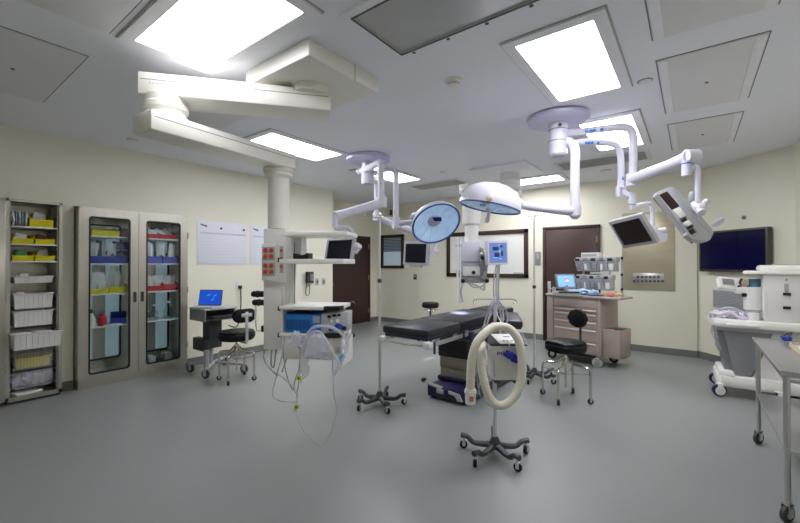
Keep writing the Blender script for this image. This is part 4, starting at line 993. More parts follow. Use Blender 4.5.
ce = MB().cyl(pts[0] + Vector((0, 0, .03)), pts[0] - Vector((0, 0, .075)), .038, .036, 22).cyl(pts[0] + Vector((0, 0, .018)), pts[0] + Vector((0, 0, .002)), .043, .043, 22).build('hose_connector', 'white', wu)
MB().prism(rrect(.03, .035, .004, 3), .003, facing(pts[0] - FWD * .036 - Vector((0, 0, .03)), -FWD)).build('connector_label', 'pink', ce)
MB().tube([V(481.5, 353, 2.84), V(482, 347, 2.88), V(483.5, 344.5, 2.95), V(486, 345, 3.02)], .029, 16, smooth=5).build('hose_elbow', 'tube', wu)
MB().tube([V(500, 334, 2.80), V(501, 323, 2.84), V(497.5, 315, 3.0), V(496, 305, 3.02)], .004, 8, smooth=6).build('hanger_strap', 'offw', wu)
# loops of pale tubing over the pole
tb = thing('tubing_loops', 'pale tubing hung in loops over the top of the hose unit stand', 'tubing', V(496, 312, 3.0))
for (L, m_, r) in (([(482, 350), (482.5, 335), (486, 318), (491, 304), (495, 300), (500, 303), (503, 312), (502.5, 325)], 'clearline', .008),
                ([(483, 345), (487, 325), (493, 306), (497, 303), (500, 310), (501, 325), (499, 333)], 'clearline', .007),
                ([(478, 395), (482, 365), (484, 345), (488, 322), (494.5, 309), (498, 300)], 'clearline', .0045),
                ([(497, 302), (505, 308), (507.5, 318), (505, 330)], 'clearline', .0045),
                ([(494, 330), (495.5, 315), (496, 300)], 'lavtube', .012)):
    MB().tube([V(x, y, 2.98 - .03 * (k % 2)) for k, (x, y) in enumerate(L)], r, 8, smooth=7).build('tube', m_, tb)
line2 = MB().tube([V(478, 350, 2.8), V(477, 375, 2.8), V(480, 395, 2.78), V(487, 404, 2.8), V(493, 407, 2.84)], .004, 6, smooth=7).build('tube', mat('pale_teal_line', (170, 206, 214), .3), tb)

# ================================================================== operating table
ot = thing('operating_table', 'black-padded operating table on a navy and taupe pedestal in mid-room', 'operating table', (-2.14, 4.0, 0))
xa, xb = -2.435, -1.90
MB().box2((xa, 2.94, .822), (xb, 3.575, .90), .022).build('foot_pad', 'pad', ot)
MB().box2((xa, 3.59, .822), (xb, 4.62, .905), .022).build('body_pad', 'pad', ot)
MB().box2((xa + .06, 4.635, .825), (xb - .06, 5.2, .905), .022).build('head_pad', 'pad', ot)
MB().box2((xa + .02, 2.96, .795), (xb - .02, 3.58, .822), .004).box2((xa + .02, 3.6, .795), (xb - .02, 4.61, .822), .004).box2((xa + .08, 4.64, .795), (xb - .08, 5.18, .822), .004).build('top_plate', 'navy', ot)
for x in (xa - .018, xb + .018):
    MB().box2((x - .006, 3.02, .745), (x + .006, 3.56, .785), .003).build('side_rail', 'steel2', ot)
    MB().box2((x - .006, 3.62, .745), (x + .006, 4.6, .785), .003).build('side_rail', 'steel2', ot)
    mb = MB()
    for y in (3.1, 3.45, 3.7, 4.1, 4.5): mb.box2((min(x, x + (.04 if x < -2 else -.04)), y - .012, .75), (max(x, x + (.04 if x < -2 else -.04)), y + .012, .81))
    mb.build('rail_posts', 'chrome', ot)
MB().tube([(xa + .0, 3.0, .775), (xa + .0, 2.93, .765), (xa + .12, 2.925, .752), (xb - .12, 2.925, .752), (xb + .01, 2.93, .765), (xb + .01, 3.0, .775)], .009, 8, smooth=4).build('foot_bar', 'chrome', ot)
for x in (xa + .01, xb - .0): MB().box2((x - .035, 2.905, .735), (x + .035, 2.98, .795), .012).build('corner_bracket', 'offw', ot)
MB().tube([(xb + .03, 3.0, .79), (xb + .045, 2.98, .73), (xb + .05, 2.97, .69)], .012, 8, smooth=3).build('release_lever', 'navy', ot)
for y in (3.68, 4.05): MB().box2((xb - .02, y, .70), (xb + .05, y + .09, .785), .01).build('rail_clamp', 'navy', ot)
MB().box2((-2.39, 3.95, .60), (-2.04, 4.40, .80), .01).build('table_head_frame', 'dkgrey', ot)
MB().box2((-2.27, 3.55, .73), (-2.07, 4.7, .80), .01).build('carrier_beam', 'navy', ot)
mb = MB()
for k in range(9): mb.box2((-2.40 - .004 * (k % 2), 3.94 - .004 * (k % 2), .42 + .0215 * k), (-2.03 + .004 * (k % 2), 4.41, .445 + .0215 * k), .004)
mb.build('bellows', 'black', ot)
MB().box2((-2.385, 3.955, .16), (-2.045, 4.395, .285), .01).build('lower_column', 'taupe', ot)
MB().box2((-2.39, 3.95, .29), (-2.04, 4.40, .425), .01).build('upper_column', 'taupe', ot)
MB().box2((-2.41, 3.93, .14), (-2.02, 4.42, .19), .01).build('column_skirt', 'navy', ot)
loftb = MB()
poly = [(-2.40, 3.70), (-2.37, 3.665), (-1.92, 3.665), (-1.885, 3.70), (-1.85, 4.9), (-2.40, 4.9)]
loftb.prism(poly, .115, Matrix.Translation((0, 0, .025)), bevel=.014); loftb.build('base', 'navy', ot)
pd = MB().tube([(-2.45, 3.72, .17), (-2.40, 3.71, .155), (-2.33, 3.69, .15), (-2.2, 3.685, .13)], .02, 10, smooth=4, radii=[.018, .015, .018, .024]).build('foot_pedal', 'ltgrey', ot)
MB().ball((-2.46, 3.72, .172), .03, (1.2, 1, .9)).build('pedal_grip', 'black', pd)
MB().box((-2.21, 3.66, .105), (.09, .02, .05), .01).build('pedal_hub', 'ltgrey', pd)
MB().prism([(-2.10, .135), (-1.97, .12), (-1.93, .05), (-1.99, .04), (-2.02, .10), (-2.10, .105)], .02, axes((0, 3.665, 0), (1, 0, 0), (0, 0, 1), (0, -1, 0)), bevel=.004).build('side_pedal', 'ltgrey', ot)
for (x, y) in ((-2.33, 3.75), (-1.95, 3.75), (-2.33, 4.82), (-1.92, 4.82)): MB().cyl((x, y, 0), (x, y, .03), .03, n=14).build('foot', 'black', ot)
ad = Vector((.32, -.72, 0)).normalized(); an = Vector((-ad.y, ad.x, 0))
MA = axes((-1.66, 4.36, .86), ad, an, (0, 0, 1))
MB().box(MA @ Vector((0, 0, 0)), (.78, .17, .075), .02, mtx=MA.to_3x3().to_4x4()).build('arm_board_pad', 'pad', ot)
MB().box(MA @ Vector((0, 0, -.045)), (.74, .14, .015), .003, mtx=MA.to_3x3().to_4x4()).build('arm_board', 'navy', ot)
MB().box((-1.82, 4.55, .79), (.2, .05, .05), .006).build('arm_board_bracket', 'navy', ot)
# ================================================================== lamp booms
def lamp_head(t, c, nrm, R, name='lamp_head', dome_h=.45, handle=True, yoke=None):
    Mh = facing(c, nrm)          # local z = out of the glass
    prof = [(R, 0.0), (R * 1.0, -.02), (R * .99, -.05), (R * .93, -dome_h * R * .5), (R * .78, -dome_h * R * .8), (R * .5, -dome_h * R), (R * .18, -dome_h * R * 1.08), (0, -dome_h * R * 1.08)]
    h = MB().lathe(prof, Mh, 48).build(name, 'lilac', t)
    MB().lathe([(R * .945, .002), (R * .985, .003), (R * 1.004, -.002), (R * 1.002, -.008), (R * .945, -.008), (R * .945, .002)], Mh, 48).build('lamp_rim', 'bluerim', h)
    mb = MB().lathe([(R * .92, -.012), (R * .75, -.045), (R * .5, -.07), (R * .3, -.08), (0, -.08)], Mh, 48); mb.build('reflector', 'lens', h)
    MB().lathe([(R * .93, -.006), (R * .6, .006), (0, .01)], Mh, 48).build('lens', 'winglass', h)
    MB().lathe([(R * .30, -.079), (R * .27, -.068), (0, -.06)], Mh, 28).build('lamp_centre', 'lensc', h)
    mb = MB()
    for k in range(12):
        a = 2 * pi * k / 12; mb.cyl(Mh @ Vector((R * .34 * cos(a), R * .34 * sin(a), -.074)), Mh @ Vector((R * .88 * cos(a), R * .88 * sin(a), -.02)), .0025, n=6)
    mb.build('reflector_ribs', 'lilac', h)
    MB().prism([(-R * .28, R * .3), (R * .1, R * .34), (R * .2, R * .16), (-R * .1, R * .12)], .006, Mh @ Matrix.Translation((0, 0, -.016))).build('purple_filter', 'purple', h)
    if handle:
        MB().lathe([(0, .008), (.035, .008), (.03, .03), (.017, .04), (.02, .09), (.026, .11), (.018, .135), (0, .14)], Mh, 20).build('sterile_handle', 'lilac', h)
    return h, Mh
def joint(mb, p, r, h): mb.cyl(p - Vector((0, 0, h / 2)), p + Vector((0, 0, h / 2)), r, n=24)
# ---- left boom
pA = atz(368, 157, CEIL)
bA = thing('surgical_lamp_boom', 'left ceiling boom with a blue-rimmed round lamp facing the camera', 'surgical lamp', (pA.x, pA.y, CEIL), 0, 'surgical lamp booms')
MB().lathe([(0, 0), (.29, 0), (.31, -.015), (.305, -.06), (.27, -.075), (0, -.075)], Matrix.Translation((pA.x, pA.y, CEIL)), 48).build('ceiling_plate', 'plate', bA)
hub = Vector((pA.x, pA.y, 0))
mb = MB().lathe([(0, CEIL - .06), (.092, CEIL - .06), (.092, Z(2.68)), (.08, Z(2.66)), (0, Z(2.66))], Matrix.Translation(hub), 32); mb.build('hub', 'lilac', bA)
hub.z = Z(2.86)
t1 = VV(380.5, 164, 5.2)
e1 = VV(357, 172, 5.72)
MB().tube([e1, hub * .5 + e1 * .5, VV(372, 166.5, 5.4), t1 + Vector((0, 0, .02)), t1 + Vector((.012, -.01, -.06)), VV(381.3, 202, 5.2)], .042, 14, smooth=4, radii=[.05, .045, .045, .045, .043, .043]).build('monitor_arm', 'lilac', bA)
j1 = VV(381.5, 203, 5.18); s1 = VV(335, 216.5, 4.72)
MB().tube([j1 + Vector((0, 0, .07)), j1 - Vector((0, 0, .06))], .07, 20).build('elbow_joint', 'lilac', bA)
MB().tube([j1, j1 * .7 + s1 * .3, s1 * .8 + j1 * .2, s1], .05, 16, smooth=4, radii=[.066, .058, .052, .06]).build('spring_arm', 'lilac', bA)
MB().cyl(s1 + Vector((0, 0, .04)), VV(335.2, 227, 4.7), .035, n=18).build('elbow_joint', 'lilac', bA)
MB().tube([VV(335.2, 227, 4.7), VV(338, 228, 4.7), VV(346, 227.3, 4.7), VV(350.5, 230, 4.72), VV(352.5, 236, 4.76), VV(353.5, 248, 4.8)], .026, 12, smooth=5).build('monitor_bracket', 'lilac', bA)
t2a = VV(376.5, 184, 5.9); t2b = VV(376.5, 217, 5.9)
MB().tube([Vector((hub.x, hub.y, Z(2.72))), t2a + Vector((0, 0, .03)), t2a - Vector((0, 0, .06)), t2b], .038, 14, smooth=4).build('monitor_arm', 'lilac', bA)
MB().cyl(t2b + Vector((0, 0, .06)), t2b - Vector((0, 0, .05)), .055, n=20).build('elbow_joint', 'lilac', bA)
MB().tube([t2b, VV(385, 220.5, 5.95), VV(395, 225, 6.0), VV(415, 231, 6.1), VV(430, 233.5, 6.12)], .045, 14, smooth=4).build('spring_arm', 'lilac', bA)
MB().tube([VV(430, 233.5, 6.12), VV(434, 236, 6.12), VV(435, 245, 6.12), VV(434.5, 251, 6.12)], .024, 12, smooth=4).build('monitor_bracket', 'lilac', bA)
t3a = VV(396, 175, 5.35); t3b = VV(396, 222, 5.35)
MB().tube([Vector((hub.x, hub.y, Z(2.78))), VV(384, 170, 5.5), VV(393, 170, 5.38), VV(396, 174, 5.35), VV(396, 180, 5.35), t3b], .036, 14, smooth=4).build('lamp_arm', 'lilac', bA)
MB().cyl(t3b + Vector((0, 0, .06)), t3b - Vector((0, 0, .08)), .055, n=20).build('elbow_joint', 'lilac', bA)
lc_ = VV(436.5, 224.5, 5.2)
MB().tube([t3b - Vector((0, 0, .03)), VV(403, 223, 5.33), VV(411, 222, 5.31), VV(417, 221, 5.29), VV(424, 219, 5.3)], .034, 14, smooth=4, radii=[.04, .034, .03, .04, .04]).build('lamp_yoke', 'lilac', bA)
MB().ball(VV(416, 217, 5.3), .075, (1, 1, .8)).build('yoke_joint', 'lilac', bA)
ang = rad(20); el = rad(47)
nA = (RIGHT * (sin(ang) * sin(el)) - Vector((0, 0, 1)) * (cos(ang) * sin(el)) - Vector((-sin(YAW), cos(YAW), 0)) * cos(el)).normalized()
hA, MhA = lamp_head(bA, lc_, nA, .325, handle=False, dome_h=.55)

def monitor(name, label, quad, d, m, asp=None, sgn=1, thick=.05, bez=.03, rear=True, group=None, cat='monitor', handle=True, bm='ltgrey'):
    # quad: pixel corners TL, TR, BR, BL of the outer frame, each with its distance offset
    # the rectangle in space whose corners fall on the quad (scaled orthographic solution)
    qx = Vector(((quad[1][0] - quad[0][0] + quad[2][0] - quad[3][0]) / 2, -(quad[1][1] - quad[0][1] + quad[2][1] - quad[3][1]) / 2))
    qy = Vector(((quad[0][0] - quad[3][0] + quad[1][0] - quad[2][0]) / 2, -(quad[0][1] - quad[3][1] + quad[1][1] - quad[2][1]) / 2))
    dd = d * KS; s_ = dd / FPX
    rc = ray(sum(q[0] for q in quad) / 4, sum(q[1] for q in quad) / 4); x0_, y0_ = RIGHT * qx.x + UP * qx.y, RIGHT * qy.x + UP * qy.y
    asp = asp or 1.2; best = None; cz, rg = (0.0, 0.0), 44.0
    for it in range(4):
        for i in range(-22, 23):
            for j in range(-22, 23):
                zx, zy = cz[0] + i * rg / 22, cz[1] + j * rg / 22
                if zy * sgn < 0: continue
                X_, Y_ = x0_ + rc * zx, y0_ + rc * zy
                e = abs(X_.dot(Y_)) / (X_.length * Y_.length) + abs(math.log(X_.length / Y_.length / asp)) * .35 + (zx * zx + zy * zy) * 2e-5
                if best is None or e < best[0]: best = (e, zx, zy)
        cz, rg = best[1:], rg / 6
    X_, Y_ = (x0_ + rc * best[1]) * s_, (y0_ + rc * best[2]) * s_
    w, h = X_.length, Y_.length; x, y = X_.normalized(), Y_.normalized(); y = (y - x * x.dot(y)).normalized(); z = x.cross(y)
    c = VV(sum(q[0] for q in quad) / 4, sum(q[1] for q in quad) / 4, d)
    Mm = axes(c, x, y, z)
    t = thing(name, label, cat, c, 0, group)
    MB().prism(rrect(w, h, .012, 4), thick, Mm @ Matrix.Translation((0, 0, -thick)), bevel=.006).build('housing', bm, t)
    MB().prism(rrect(w - bez * 2, h - bez * 2, .004, 2), .003, Mm @ Matrix.Translation((0, 0, -.001))).build('screen', m, t)
    mb = MB(); ring_prism(mb, rrect(w - bez * 1.7, h - bez * 1.7, .004, 2), rrect(w - bez * 2.0, h - bez * 2.0, .004, 2), .004, Mm @ Matrix.Translation((0, 0, -.001))); mb.build('screen_seal', 'midgrey', t)
    if rear: MB().prism(rrect(w * .5, h * .5, .02, 4), .045, Mm @ Matrix.Translation((0, 0, -thick - .045)), bevel=.01).build('rear_mount', 'lilac', t)
    return t, Mm, w, h
t, Mm, w, h = monitor('surgical_monitor', 'dark surgical monitor hanging above the shelves of the white equipment boom', [(327, 238.5), (355, 237), (351.5, 262), (323.5, 262.5)], 4.5, 'screen', group='ceiling-hung monitors')
MB().tube([Mm @ Vector((w * .5, -.02, -.03)), Mm @ Vector((w * .58, -.02, -.03)), Mm @ Vector((w * .68, .05, -.02)), Mm @ Vector((w * .72, .01, 0))], .018, 10, smooth=4).build('handle', 'lilac', t)
MB().ball(Mm @ Vector((w * .56, .04, -.03)), .05, (1, .8, 1)).build('swivel_joint', 'lilac', t)
MB().cyl(Mm @ Vector((w * .56, .06, -.03)), VV(353.5, 245, 4.78), .022).build('mount_stem', 'lilac', t)
t, Mm, w, h = monitor('surgical_monitor', 'dark square surgical monitor hanging just below the blue-rimmed lamp', [(404, 241), (428.5, 241.5), (427.5, 265.5), (402.5, 265)], 6.0, 'screen', group='ceiling-hung monitors', bez=.04)
MB().tube([Mm @ Vector((w * .45, .02, -.06)), Mm @ Vector((w * .62, .04, -.06)), Mm @ Vector((w * .8, .03, -.03)), Mm @ Vector((w * .86, .02, .0))], .022, 10, smooth=4).build('handle', 'lilac', t)
MB().prism(rrect(w * .5, .035, .01, 3, cy=-h * .5 - .012), .03, Mm @ Matrix.Translation((0, 0, -.04))).build('lower_lip', 'ltgrey', t)
MB().cyl(Mm @ Vector((w * .62, .12, -.06)), Mm @ Vector((w * .62, -.05, -.06)), .03).build('swivel_joint', 'lilac', t)

# ---- right boom
pB = atz(558, 117, CEIL)
bB = thing('surgical_lamp_boom', 'right ceiling boom with long curved arms and a dome lamp seen from the side', 'surgical lamp', (pB.x, pB.y, CEIL), 0, 'surgical lamp booms')
MB().lathe([(0, 0), (.27, 0), (.3, -.012), (.295, -.045), (.24, -.07), (0, -.07)], Matrix.Translation((pB.x, pB.y, CEIL)), 48).build('ceiling_plate', 'plate', bB)
hb = Vector((pB.x, pB.y, 0))
MB().lathe([(0, CEIL - .06), (.092, CEIL - .06), (.092, Z(2.93)), (.086, Z(2.925)), (.086, Z(2.85)), (.088, Z(2.845)), (.088, Z(2.74)), (.086, Z(2.735)), (.086, Z(2.66)), (.07, Z(2.64)), (0, Z(2.64))], Matrix.Translation(hb), 36).build('hub', 'lilac', bB)
mb = MB()
for z in (Z(2.92), Z(2.80)): mb.lathe([(.091, z), (.093, z - .004), (.091, z - .008)], Matrix.Translation(hb), 36)
mb.build('hub_seam', 'midgrey', bB)
MB().cyl(hb + Vector((0, 0, Z(2.945))) - FWD * .09 - RIGHT * .02, hb + Vector((0, 0, Z(2.945))) - FWD * .099 - RIGHT * .02, .018, n=14).build('hub_screw', 'seam', bB)
dB = hb.dot(Vector((-sin(YAW), cos(YAW), 0))) / KS
# arm carrying the monitor that shows its back
k0 = Vector((hb.x, hb.y, Z(2.875))); a1e = VV(633, 137, 3.95)
arm1 = MB().tube([k0, VV(585, 131, dB - .02), VV(610, 128, 3.98), VV(622, 127, 3.96), VV(630, 129.5, 3.95), VV(633, 137, 3.95), VV(633.3, 150, 3.95), VV(633.3, 178, 3.95)], .036, 16, smooth=5, radii=[.034, .034, .035, .037, .038, .038, .038, .038]).build('monitor_arm', 'lilac', bB)
def arm_mark(arm, px0, px1, yf, d, r, up=.0):
    mb = MB()
    n = 5
    for k in range(n):
        if k == 3: continue
        xa_, xb_ = px0 + (px1 - px0) * k / n, px0 + (px1 - px0) * (k + .8) / n
        a, b = VV(xa_, yf(xa_), d(xa_)), VV(xb_, yf(xb_), d(xb_))
        mb.box((a + b) / 2 - ray((xa_ + xb_) / 2, yf(xa_)).normalized() * r, ((b - a).length, .012, .022), .002, mtx=axes((0, 0, 0), (b - a).normalized(), FWD, Vector((0, 0, 1))))
    mb.build('blue_marking', 'logo', arm)
arm_mark(arm1, 585, 604, lambda x: 131.4 - (x - 585) * .12, lambda x: dB - .02 + (x - 585) / 25 * (3.98 - dB + .02), .04)
k2 = Vector((hb.x, hb.y, Z(2.765)))
arm2 = MB().tube([k2, VV(580, 142.5, dB - .02), VV(600, 142.5, 4.06), VV(611, 143.5, 4.05), VV(618, 147.5, 4.05), VV(620.6, 156, 4.05), VV(621, 170, 4.05), VV(621, 188, 4.05)], .031, 16, smooth=5).build('monitor_arm', 'lilac', bB)
arm_mark(arm2, 585, 600, lambda x: 142.8, lambda x: dB - .02 + (x - 580) / 20 * (4.06 - dB + .02), .034)
for (px, py, r, d, arm) in ((633.2, 165.5, .038, 3.95, arm1), (621, 179, .031, 4.05, arm2)):
    MB().prism([(-.012, -.016), (.012, -.016), (.003, .02), (-.003, .02)], .003, facing(VV(px, py, d) - FWD * (r + .001), -FWD)).build('blue_letter_mark', 'logo' if arm is arm2 else 'posterline', arm)
jb = VV(631.5, 180, 3.93); sb = VV(689, 157, 3.25)
MB().cyl(jb + Vector((0, 0, .06)), jb - Vector((0, 0, .06)), .05, n=22).build('elbow_joint', 'lilac', bB)
MB().tube([jb - Vector((0, 0, .0)), jb * .8 + sb * .2, jb * .3 + sb * .7, sb * .93 + jb * .07, sb], .05, 18, smooth=4, radii=[.052, .05, .043, .05, .056]).build('spring_arm', 'lilac', bB)
MB().cyl(sb - RIGHT * .03, sb + RIGHT * .065, .06, n=26).build('spring_joint', 'lilac', bB)
MB().cyl(VV(686.5, 161, 3.24), VV(686.5, 175.5, 3.24), .035, n=20).build('swivel_joint', 'lilac', bB)
MB().cyl(VV(686.5, 163.2, 3.24), VV(686.5, 164.5, 3.24), .0362, n=20).build('blue_ring', 'logo', bB)
MB().tube([VV(686.5, 174, 3.24), VV(690, 170.5, 3.23), VV(694, 167, 3.23), VV(697, 168.5, 3.22), VV(698, 174, 3.22), VV(698, 207, 3.2)], .021, 14, smooth=5).build('monitor_bracket', 'lilac', bB)
# link down to the brown-screen monitor
jc = VV(621, 192, 4.05)
mb = MB()
for s in (-1, 1): mb.cyl(jc + RIGHT * .026 * s + Vector((0, 0, .05)), jc + RIGHT * .026 * s - Vector((0, 0, .05)), .024, n=16)
mb.build('elbow_joint', 'lilac', bB)
MB().tube([VV(623.5, 192, 4.04), VV(627, 195, 4.02), VV(632, 196.5, 4.0)], .03, 14, smooth=4).build('link_arm', 'lilac', bB)
MB().cyl(VV(632, 193, 4.0), VV(632, 204, 4.0), .036, n=20).cyl(VV(632, 204, 4.0), VV(632, 209, 4.0), .022, n=16).build('swivel_joint', 'lilac', bB)
MB().tube([VV(632, 207, 4.0), VV(636, 206, 4.0), VV(646, 204, 4.0), VV(650, 204, 4.0), VV(652.3, 208, 4.0), VV(652.8, 226, 4.0)], .02, 14, smooth=5).build('monitor_bracket', 'lilac', bB)
t, Mm, w, h = monitor('surgical_monitor', 'tilted surgical monitor with brownish dark screen hanging before the steel wall panel', [(606.7, 222.6), (639.8, 214.3), (656.6, 243.4), (623, 248.6)], 3.9, 'screenbrown', asp=1.25, sgn=-1, thick=.045, bez=.034, group='ceiling-hung monitors')
MB().ball(VV(652, 232, 4.02), .05, (1, 1, .9)).build('swivel_joint', 'lilac', t)
MB().tube([VV(652, 232, 4.0), VV(660, 231, 3.98), VV(666, 229.5, 3.96)], .026, 12, smooth=4).cyl(VV(660, 233, 4.0), VV(662, 237.5, 4.0), .03).cyl(VV(645, 232, 3.98), VV(655, 229, 4.0), .03).build('handle', 'lilac', t)
MB().prism(rrect(.20, .12, .05, 5), .04, facing(VV(655, 236, 4.0), -FWD)).build('rear_housing', 'lilac', t)
# monitor seen from behind, cable bay open
quad = [VV(660, 199.5, 3.2), VV(677, 183, 3.28), VV(717.5, 229.5, 3.12), VV(690, 243, 3.05)]
x_ = (quad[2] - quad[1]).normalized(); y_ = ((quad[1] - quad[0]) + (quad[2] - quad[3])).normalized(); z_ = x_.cross(y_).normalized()
if z_.dot(FWD) > 0: z_ = -z_
y_ = z_.cross(x_).normalized(); c_ = sum(quad, Vector()) / 4
Mr = axes(c_, x_, y_, z_)
L_ = .50; Hh = .205; c_ = c_ + RIGHT * .03
# outline: long slanted back with a rounded upper corner
out = [(-L_ * .5, -Hh * .42), (-L_ * .5, Hh * .25), (-L_ * .47, Hh * .42), (-L_ * .42, Hh * .5), (L_ * .38, Hh * .5), (L_ * .46, Hh * .42), (L_ * .52, Hh * .12), (L_ * .5, -Hh * .2), (L_ * .40, -Hh * .55), (L_ * .3, -Hh * .62), (L_ * .26, -Hh * .5), (-L_ * .46, -Hh * .5)]
t = thing('surgical_monitor', 'ceiling-hung monitor seen from behind, cable bay open, in front of the wall television', 'monitor', c_, 0, 'ceiling-hung monitors')
MB().prism(out, .05, Mr @ Matrix.Translation((0, 0, -.05)), bevel=.01).build('housing', 'ltgrey', t)
MB().prism([(-L_ * .46, -Hh * .44), (-L_ * .46, Hh * .44), (L_ * .44, Hh * .44), (L_ * .44, -Hh * .4)], .012, Mr @ Matrix.Translation((0, 0, -.064))).build('screen', 'screen', t)
def bay(mb, u0, u1, v0, v1, z0, z1, bev=.002): return mb.box(Mr @ Vector(((u0 + u1) / 2, (v0 + v1) / 2, (z0 + z1) / 2)), (u1 - u0, v1 - v0, z1 - z0), bev, mtx=Mr.to_3x3().to_4x4())
bay(MB(), -.22, -.07, -.088, -.005, -.002, .004).build('cable_bay', 'screenbrown', t)
bay(MB(), -.065, .02, -.09, -.02, .0, .016, .008).build('bay_cover', 'white', t)
bay(MB(), .025, .17, -.10, -.035, -.002, .004).build('socket_bay', 'midgrey', t)
mb = MB(); 
for (u0, u1, v0, v1) in ((.03, .055, -.09, -.045), (.10, .12, -.095, -.04), (.13, .165, -.1, -.06)): bay(mb, u0, u1, v0, v1, .003, .015)
mb.build('sockets', 'black', t)
bay(MB(), .06, .1, -.1, -.05, .003, .03, .008).build('plug', 'white', t)
MB().tube([Mr @ Vector((.0, .03, .0)), Mr @ Vector((.06, .035, .004)), Mr @ Vector((.15, .045, .004)), Mr @ Vector((.22, .055, .002))], .004, 6, smooth=4).build('seam_bar', 'ltgrey', t)
MB().ball(VV(700, 208, 3.14), .042, (1, 1, .9)).cyl(VV(700, 208, 3.15), VV(708, 200, 3.12), .022).cyl(VV(694, 204, 3.2), VV(702, 213, 3.1), .03).build('swivel_joint', 'lilac', t)
MB().ball(VV(692, 197, 3.24), .042, (.6, .6, 1.1)).build('rear_bulge', 'ltgrey', t)
MB().tube([VV(712, 226, 3.12), VV(718, 221, 3.1), VV(722, 219, 3.1), VV(721, 222, 3.1), VV(715, 226, 3.11)], .014, 10, smooth=4).build('handle', 'lilac', t)
# dome lamp
t3 = VV(571, 147, dB - .06)
lb_ = VV(489, 205.5, 3.75)
jl = VV(575, 211, 3.92)
MB().tube([Vector((hb.x, hb.y, Z(2.7))), VV(566, 141.5, dB - .03), VV(572, 144, 4.02), VV(575, 151, 3.96), VV(575, 165, 3.93), VV(575, 207, 3.92)], .044, 16, smooth=5).build('lamp_arm', 'lilac', bB)
MB().cyl(jl + Vector((0, 0, .05)), jl - Vector((0, 0, .045)), .054, n=22).ball(jl - Vector((0, 0, .03)), .054).build('elbow_joint', 'lilac', bB)
MB().tube([jl, VV(560, 210.5, 3.9), VV(535, 207.5, 3.86), VV(520, 205, 3.84), VV(510, 203, 3.82)], .034, 14, smooth=4, radii=[.046, .04, .034, .03, .026]).build('lamp_yoke', 'lilac', bB)
MB().cyl(VV(537, 207.7, 3.86), VV(520, 205, 3.84), .037, n=18).build('yoke_sleeve', 'lilac', bB)
nB = (-Vector((0, 0, 1)) - RIGHT * .215 - Vector((-sin(YAW), cos(YAW), 0)) * -.02).normalized()
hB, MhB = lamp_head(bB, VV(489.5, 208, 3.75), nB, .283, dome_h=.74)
MB().ball(VV(487, 199.5, 3.50), .06, (1, .5, .7)).build('dome_vent', 'tan', hB)
MB().ball(VV(514, 203, 3.72), .07, (1.2, 1, .8)).build('yoke_joint', 'lilac', hB)

# ================================================================== gas boom behind the table
bC = thing('gas_boom', 'white ceiling boom column with gas outlets hanging behind the operating table', 'equipment boom', VV(500, 178, 6.6))
hz = VV(510, 186, 6.55)
MB().box2((hz.x - .45, hz.y - .55, CEIL - .035), (hz.x + .45, hz.y + .3, CEIL), .01).build('ceiling_housing', 'ceilframe', bC)
MB().lathe([(0, 0), (.15, 0), (.15, -.1), (.17, -.12), (.17, -.26), (.14, -.3), (0, -.3)], Matrix.Translation((hz.x, hz.y, CEIL - .03)), 36).build('hub', 'offw', bC)
cc = VV(471.5, 215, 6.05); cc.z = 0
dC = 6.05 * KS
am = Vector((hz.x, hz.y, Z(2.66))); an_ = Vector((cc.x, cc.y, Z(2.66))); dd = (an_ - am)
MB().box((am + an_) / 2, (dd.length + .3, .24, .15), .015, math.atan2(dd.y, dd.x)).build('boom_arm', 'offw', bC)
MB().lathe([(0, Z(2.62)), (.135, Z(2.62)), (.135, Z(2.12)), (.1, Z(2.09)), (.1, Z(1.8)), (0, Z(1.8))], Matrix.Translation(cc), 32).build('column_pole', 'white', bC)
MB().vbox(461.5, 241.5, 480.5, 261.5, dC - .12, .24, .008).build('outlet_box', 'lilac', bC)
lower = MB().vbox(461.5, 261, 487, 283, dC - .08, .2, .008).build('service_head', 'ltgrey', bC)
MB().vbox(463.5, 266.5, 480, 276, dC - .13, .06, .005).build('flow_panel', 'offw', lower)
c = V(473.5, 272.5, dC - .13); MB().lathe([(0, 0), (.028, 0), (.024, .03), (0, .03)], facing(c, -FWD), 16).build('dial', 'black', lower)
mb = MB()
for (px, py, r) in ((483, 264, .04), (485, 270, .035), (484, 277, .04), (466, 280, .03), (476, 281, .03), (481.5, 250, .03), (482, 256, .03)): mb.cyl(V(px, py, dC - .1), V(px, py, dC - .17), r, n=14)
mb.build('gas_outlets', 'midgrey', lower)
mb = MB()
for (px, py, r) in ((487, 281, .03), (463, 281, .03), (482.5, 258, .03)): mb.cyl(V(px, py, dC - .12), V(px, py, dC - .2), r, n=14)
mb.build('black_outlets', 'black', lower)
for (px, w_) in ((457.5, .016), (460.2, .012)):
    MB().cyl(V(px, 237, dC - .15), V(px, 303, dC - .15), w_, n=10).build('side_rail', 'offw', bC)
for yb_ in (244, 270): MB().vbox(456, yb_, 462, yb_ + 3, dC - .16, .05, .004).build('rail_bracket', 'ltgrey', bC)
mb = MB()
for L in ([(484, 281), (484, 290), (478, 286), (470, 283)], [(463, 283), (461, 292), (463, 302)], [(489, 278), (482, 286), (474, 287), (468, 283)], [(480, 247), (485, 256), (487, 266), (484, 275)]):
    mb.tube([V(x, y, dC - .18) for x, y in L], .012, 6, smooth=6)
mb.build('gas_hoses', 'ltgrey', bC)
t, Mm, w, h = monitor('patient_monitor', 'pale patient monitor showing a blue image in front of the whiteboard', [(487.5, 241), (507.8, 240.5), (508.5, 264.5), (488.5, 265)], 5.8, 'monglow', thick=.06, bez=.035, rear=True, bm='lilac')
mb = MB()
